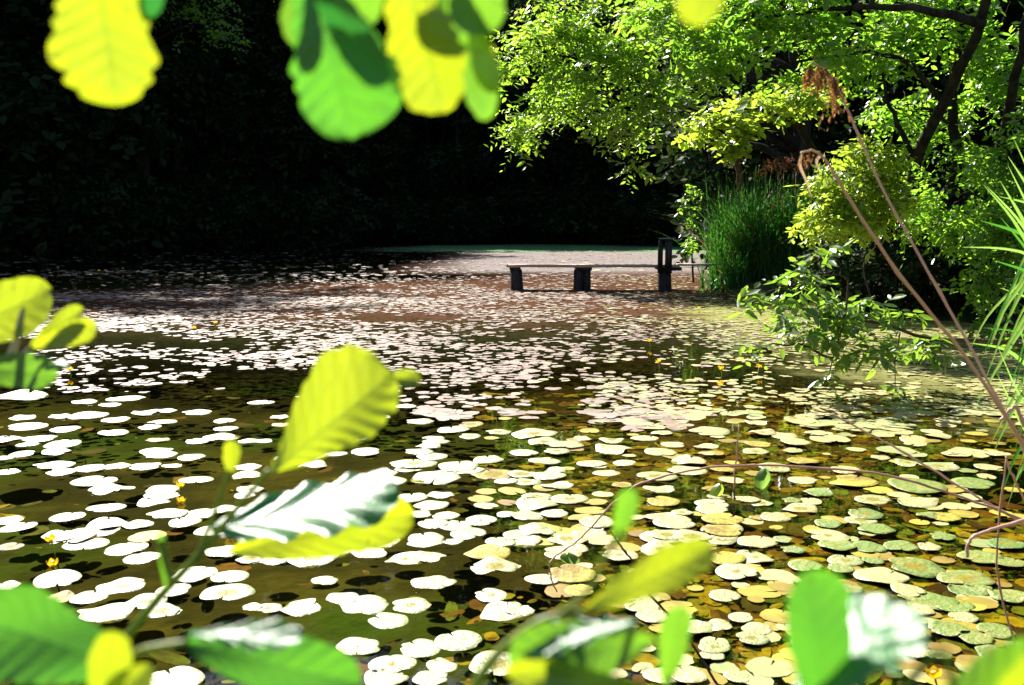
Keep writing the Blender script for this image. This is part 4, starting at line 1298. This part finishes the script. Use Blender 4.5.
# ------------------------------------------------------------------ foreground alder leaves
def alder_leaf(parent, base, tip, w_px, d, mat, facing=(0, -1, 0.3), fold=0.15, curl=0.1, pleat=0.02, dt=0.0, label=None, teeth=0.08, blunt=0.35, name='leaf', asym=None, pf=9):
    b = pt(base[0], base[1], d); e = pt(tip[0], tip[1], d + dt)
    a = (e - b); L = a.length; a.normalize()
    if facing == 'semigloss':
        facing = (sd.normalized() + (CAM - (b + e) / 2).normalized()).normalized() + Vector((0.34, 0.0, 0.1))
    if facing == 'gloss':
        facing = (sd.normalized() + (CAM - (b + e) / 2).normalized()).normalized()
        rt = ray(*tip)
        d2 = -facing.dot(CAM - b) * rt.y / facing.dot(rt)
        e = pt(tip[0], tip[1], min(max(d2, d - 0.07), d + 0.10))
        a = (e - b); L = a.length; a.normalize()
    n = Vector(facing); n = (n - a * n.dot(a)).normalized()
    s = a.cross(n)
    W = w_px / F * d
    nu, nv = 44, 19
    V = np.zeros((nu, nv, 3)); UV = np.zeros((nu, nv, 2))
    A, N_, S_, B0 = (np.array(tuple(q)) for q in (a, n, s, b))
    ph = rng.uniform(0, 6)
    asy = rng.uniform(-0.2, 0.2) if asym is None else asym
    for i in range(nu):
        u = i / (nu - 1)
        uu = min(0.9995, max(0.0005, u))
        wu = (uu ** (0.62 + 0.15 * blunt)) * (1 - uu ** (2.6 + 3 * blunt)) ** 0.55 * (1.42 - 0.22 * blunt)
        for j in range(nv):
            v = -1 + 2 * j / (nv - 1)
            rv = 1 + 0.5 * math.sin(u * 11.3 + 2 * ph) * math.sin(u * 5.1 + ph)
            edge = 1 + teeth * rv * (abs(math.sin((u + 0.05 * math.sin(u * 13 + ph)) * 6.5 * math.pi + ph * (v > 0))) - 0.5) * (abs(v) ** 4) + 0.045 * math.sin(u * 8 + ph + 2.6 * v) + 0.03 * math.sin(u * 17 - ph + 4 * v)
            x = v * wu * edge * (1 + asy * (1 if v > 0 else -1) * (0.4 + u))
            pl = pleat * math.cos(2 * math.pi * (pf * u - abs(v) * 1.3)) * (abs(v) ** 0.6) * (0.3 + 0.7 * wu)
            zz_ = fold * abs(x) * W / 2 + pl * W - curl * L * (u ** 2) - 0.10 * curl * W * x * x + 0.03 * W * math.sin(u * 7 + v * 2 + ph)
            notch = -0.05 * L * blunt * math.exp(-(v / 0.25) ** 2) * max(0, u - 0.9) * 10
            V[i, j] = B0 + A * (L * u + notch + L * 0.02 * abs(v) * wu) + S_ * (x * W / 2) + N_ * zz_
            UV[i, j] = (u, (v + 1) / 2)
    idx = np.arange(nu * nv).reshape(nu, nv)
    Q_ = np.stack([idx[:-1, :-1], idx[:-1, 1:], idx[1:, 1:], idx[1:, :-1]], -1).reshape(-1, 4)
    me = mesh_np(name, V.reshape(-1, 3), [Q_])
    uvl = me.uv_layers.new(name='UVMap')
    li = np.zeros(len(me.loops), np.int32); me.loops.foreach_get('vertex_index', li)
    uvl.data.foreach_set('uv', UV.reshape(-1, 2)[li].astype(np.float32).ravel())
    o = link(name, me, mat, parent, True)
    if label: o['label'] = label
    return o, b


def stem(parent, pts, d, r0, r1, mat, name='twig', extra=None):
    P_ = [Vector(p) if len(p) == 3 else pt(p[0], p[1], d) for p in pts]
    Pn = np.array([tuple(p) for p in P_]); m = 6 * len(P_)
    s_ = np.linspace(0, len(P_) - 1, m)
    Q_ = np.stack([np.interp(s_, np.arange(len(P_)), Pn[:, i]) for i in range(3)], 1)
    for _ in range(3): Q_[1:-1] = (Q_[:-2] + 2 * Q_[1:-1] + Q_[2:]) / 4
    return MB().tube(Q_, np.linspace(r0, r1, m), 9).build(name, mat, parent, True)


Y, G, DG, MG = M['alder_yellow'], M['alder_green'], M['alder_deep'], M['alder_mid']
# A: branch hanging in from above
tb = Vector((-1.7, 0.25, hz(-1.7, .25)))
A = thing('alder_branch', 'overhanging alder branch with blurred yellow and green leaves along the top edge', 'branch', tuple(tb))
dA = 0.46
stem(A, [tuple(tb - Vector((0, 0, .1))), (-1.68, .28, 1.2), (-1.6, .3, 2.2)], dA, .05, .035, M['bark_dark'], 'trunk')
stem(A, [(-1.62, .3, 2.0), (-1.0, .45, 2.08), (-100, -90), (80, -75), (250, -70), (400, -80), (560, -85), (730, -80)], dA, .012, .003, M['twig'])
alder_leaf(A, (90, -62), (116, 104), 104, dA, Y, (0.1, -1, .25), .1, .05, .012, label='broad glowing yellow leaf, leftmost', teeth=.16, blunt=.1, asym=.05)
alder_leaf(A, (160, -70), (142, 16), 30, dA, DG, (0, -1, -.3), .1, .1, .01, label='small dark bluish leaf tip')
alder_leaf(A, (312, -25), (352, 138), 112, dA, MG, (0.15, -1, .2), .12, .06, .014, label='big mid-green leaf with darker middle', teeth=.14, blunt=0.1)
alder_leaf(A, (296, -60), (378, 88), 62, dA - 0.03, DG, (-0.7, -0.8, -.15), .2, .08, .012, label='dark green leaf folded over the mid-green one')  # drawn longer so its end stands for shade across the leaf behind
alder_leaf(A, (300, -40), (296, 45), 44, dA + 0.01, G, (-0.4, -1, .1), .1, .05, .012)
alder_leaf(A, (345, -80), (352, 30), 60, dA, G, (0.2, -1, .2), .1, .05, .012)
alder_leaf(A, (400, -40), (442, 112), 84, dA, Y, (-0.2, -1, .25), .1, .06, .014, label='yellow toothed leaf', teeth=.2, blunt=.1)
alder_leaf(A, (440, -50), (490, 118), 48, dA + .02, G, (0.5, -1, .0), .14, .06, .012, label='slim green leaf with a yellow lobe')
alder_leaf(A, (468, -80), (484, 34), 62, dA, G, (0, -1, .3), .1, .05, .012)
alder_leaf(A, (470, 10), (496, 92), 30, dA + .02, Y, (0, -1, .3), .1, .05, .012)
alder_leaf(A, (440, -60), (408, 12), 60, dA + .02, G, (0, -1, .3), .1, .05, .012)
alder_leaf(A, (720, -70), (692, 24), 50, dA - .1, Y, (0, -1, .3), .1, .05, .012)

# B: left sprig
sB = Vector((-0.75, 0.8, hz(-.75, .8)))
S1 = thing('alder_sprig', 'small alder sprig with young yellow leaves at the left edge', 'sprig', tuple(sB))
dB = 0.75
stem(S1, [tuple(sB), (-.66, .78, 1.0), (-60, 470), (-20, 405), (14, 352), (20, 320), (24, 308)], dB, .006, .0015, M['pale_stem'])
stem(S1, [(-5, 385), (14, 362), (32, 346)], dB, .0016, .0012, M['pale_stem'], 'petiole')
alder_leaf(S1, (-65, 345), (48, 288), 66, dB, Y, (-.1, -1, .2), .1, .04, .012, label='large rounded yellow leaf')
alder_leaf(S1, (30, 346), (82, 308), 22, dB, Y, (.1, -1, .4), .15, .04, .015)
alder_leaf(S1, (33, 348), (95, 324), 29, dB - .01, Y, (.1, -1, .1), .15, .04, .015)
alder_leaf(S1, (-45, 366), (56, 374), 42, dB - .02, G, (0, -1, .3), .15, .05, .012, label='lower green leaf with a white glossy tip')
alder_leaf(S1, (44, 370), (68, 364), 24, dB - .03, DG, 'gloss', .1, .02, .01)  # extra piece added as the white sheen on the green leaf's tip

# C: shoot left of centre
sC = Vector((-0.35, 0.75, hz(-.35, .75)))
S2 = thing('alder_shoot', 'alder shoot left of centre with upright yellow leaf and glossy striped leaf', 'shoot', tuple(sC))
dC = 0.62
stem(S2, [tuple(sC), (-.3, .66, .9), (60, 705), (118, 648), (160, 596), (205, 548), (240, 505), (269, 470)], dC, .0045, .0016, M['green_stem'])
stem(S2, [(196, 560), (212, 520), (222, 490), (230, 470)], dC, .0018, .0014, M['green_stem'], 'petiole')
stem(S2, [(172, 585), (166, 565), (161, 540)], dC - .1, .0014, .0022, M['green_stem'], 'petiole')
alder_leaf(S2, (270, 472), (392, 374), 112, dC, Y, (-.15, -1, .15), .08, .03, .018, label='upright yellow leaf with dark side veins', blunt=1.1, asym=-.22)
alder_leaf(S2, (385, 376), (420, 382), 22, dC + .01, Y, (.2, -1, .6), .3, -.1, .02)
alder_leaf(S2, (212, 530), (398, 484), 130, dC + .08, DG, 'gloss', -.02, .02, .036, pf=4.6, label='leaf with white glossy stripes between its veins')
alder_leaf(S2, (228, 552), (414, 514), 66, dC + .15, Y, (.0, -1, .12), .05, .02, .012, label='lower yellow half leaf')
alder_leaf(S2, (230, 476), (233, 440), 20, dC, Y, (0, -1, .1), .2, 0, .02, label='small yellow leaf bud')
alder_leaf(S2, (166, 590), (160, 532), 10, dC - .1, G, (0.3, -1, .1), .3, 0, .02)
# lower leaves, nearer the lens
dC2 = 0.42
stem(S2, [(-.29, .62, .95), (70, 720), (110, 672), (140, 650), (188, 642)], dC2, .003, .0014, M['green_stem'])
alder_leaf(S2, (135, 668), (-40, 615), 105, dC2, MG, (.15, -1, .35), .1, .05, .012, label='broad dark green leaf in the corner')
alder_leaf(S2, (100, 720), (112, 632), 46, dC2 - .02, Y, (.5, -1, .2), .15, .05, .012)
alder_leaf(S2, (60, 730), (150, 668), 44, dC2 - .02, Y, (0, -1, .4), .15, .05, .012)
alder_leaf(S2, (186, 634), (300, 636), 46, dC2 - .02, DG, 'gloss', .05, .05, .085, pf=4.5)  # extra piece added for the gloss patches of the leaf below it
alder_leaf(S2, (184, 642), (360, 686), 78, dC2, MG, (.1, -1, .4), .10, .06, .02, label='dark green leaf with white glossy patches')

# D: sprig at bottom centre
sD = Vector((0.0, 0.6, hz(0, .6)))
S3 = thing('alder_sprig', 'alder sprig at bottom centre with one glossy green and one yellow leaf', 'sprig', tuple(sD))
dD = 0.42
stem(S3, [tuple(sD), (.0, .52, .9), (500, 760), (470, 690), (500, 650), (540, 620), (585, 610)], dD, .004, .0013, M['green_stem'])
stem(S3, [(560, 616), (590, 590), (604, 560), (612, 545), (622, 530)], dD, .0013, .0011, M['green_stem'], 'petiole')
stem(S3, [(500, 760), (640, 740), (672, 700), (670, 676)], dD, .002, .0011, M['green_stem'], 'petiole')
alder_leaf(S3, (640, 622), (520, 640), 54, dD - .03, DG, 'gloss', .05, .05, .085, pf=4.5)  # not a separate leaf: added to carry the highlights of the green one
alder_leaf(S3, (655, 640), (508, 662), 84, dD - .02, G, (.1, -1, .4), .08, .05, .02, label='glossy green leaf with white highlights')
alder_leaf(S3, (660, 690), (505, 672), 36, dD - .03, Y, (0, -1, .1), .1, .03, .012)
alder_leaf(S3, (582, 612), (715, 548), 48, dD, Y, (-.1, -1, .3), .12, .04, .018, label='yellow leaf pointing up to the right')
alder_leaf(S3, (616, 545), (632, 488), 28, dD, G, (.3, -1, .1), .15, .0, .02, label='small upright leaf')
alder_leaf(S3, (665, 688), (680, 606), 40, dD, G, (.3, -1, .3), .15, .0, .02, label='small pale leaf')

# E: big folded leaf bottom right
sE = Vector((0.18, 0.5, hz(.18, .5)))
S4 = thing('alder_shoot', 'alder shoot at bottom right with leaf half dark green and half white with gloss', 'shoot', tuple(sE))
dE = 0.34
stem(S4, [tuple(sE), (.14, .42, 1.0), (830, 800), (812, 735)], dE, .004, .0014, M['green_stem'])
stem(S4, [(.14, .42, 1.0), (880, 780), (900, 690), (945, 645), (955, 700)], dE, .002, .0012, M['green_stem'], 'petiole')
alder_leaf(S4, (826, 735), (812, 572), 90, dE, MG, (.3, -1, .1), .1, .04, .012, label='dark green half of the folded leaf')
alder_leaf(S4, (792, 712), (902, 600), 140, dE - .005, DG, 'gloss', .0, .0, .03, asym=0, pf=5, label='white glossy half of the folded leaf', teeth=.22)
alder_leaf(S4, (905, 735), (1060, 655), 80, dE, G, (0, -1, .4), .12, .04, .02, label='green leaf in the bottom right corner')
alder_leaf(S4, (980, 720), (1060, 662), 50, dE - .01, Y, (0, -1, .2), .12, .04, .02)
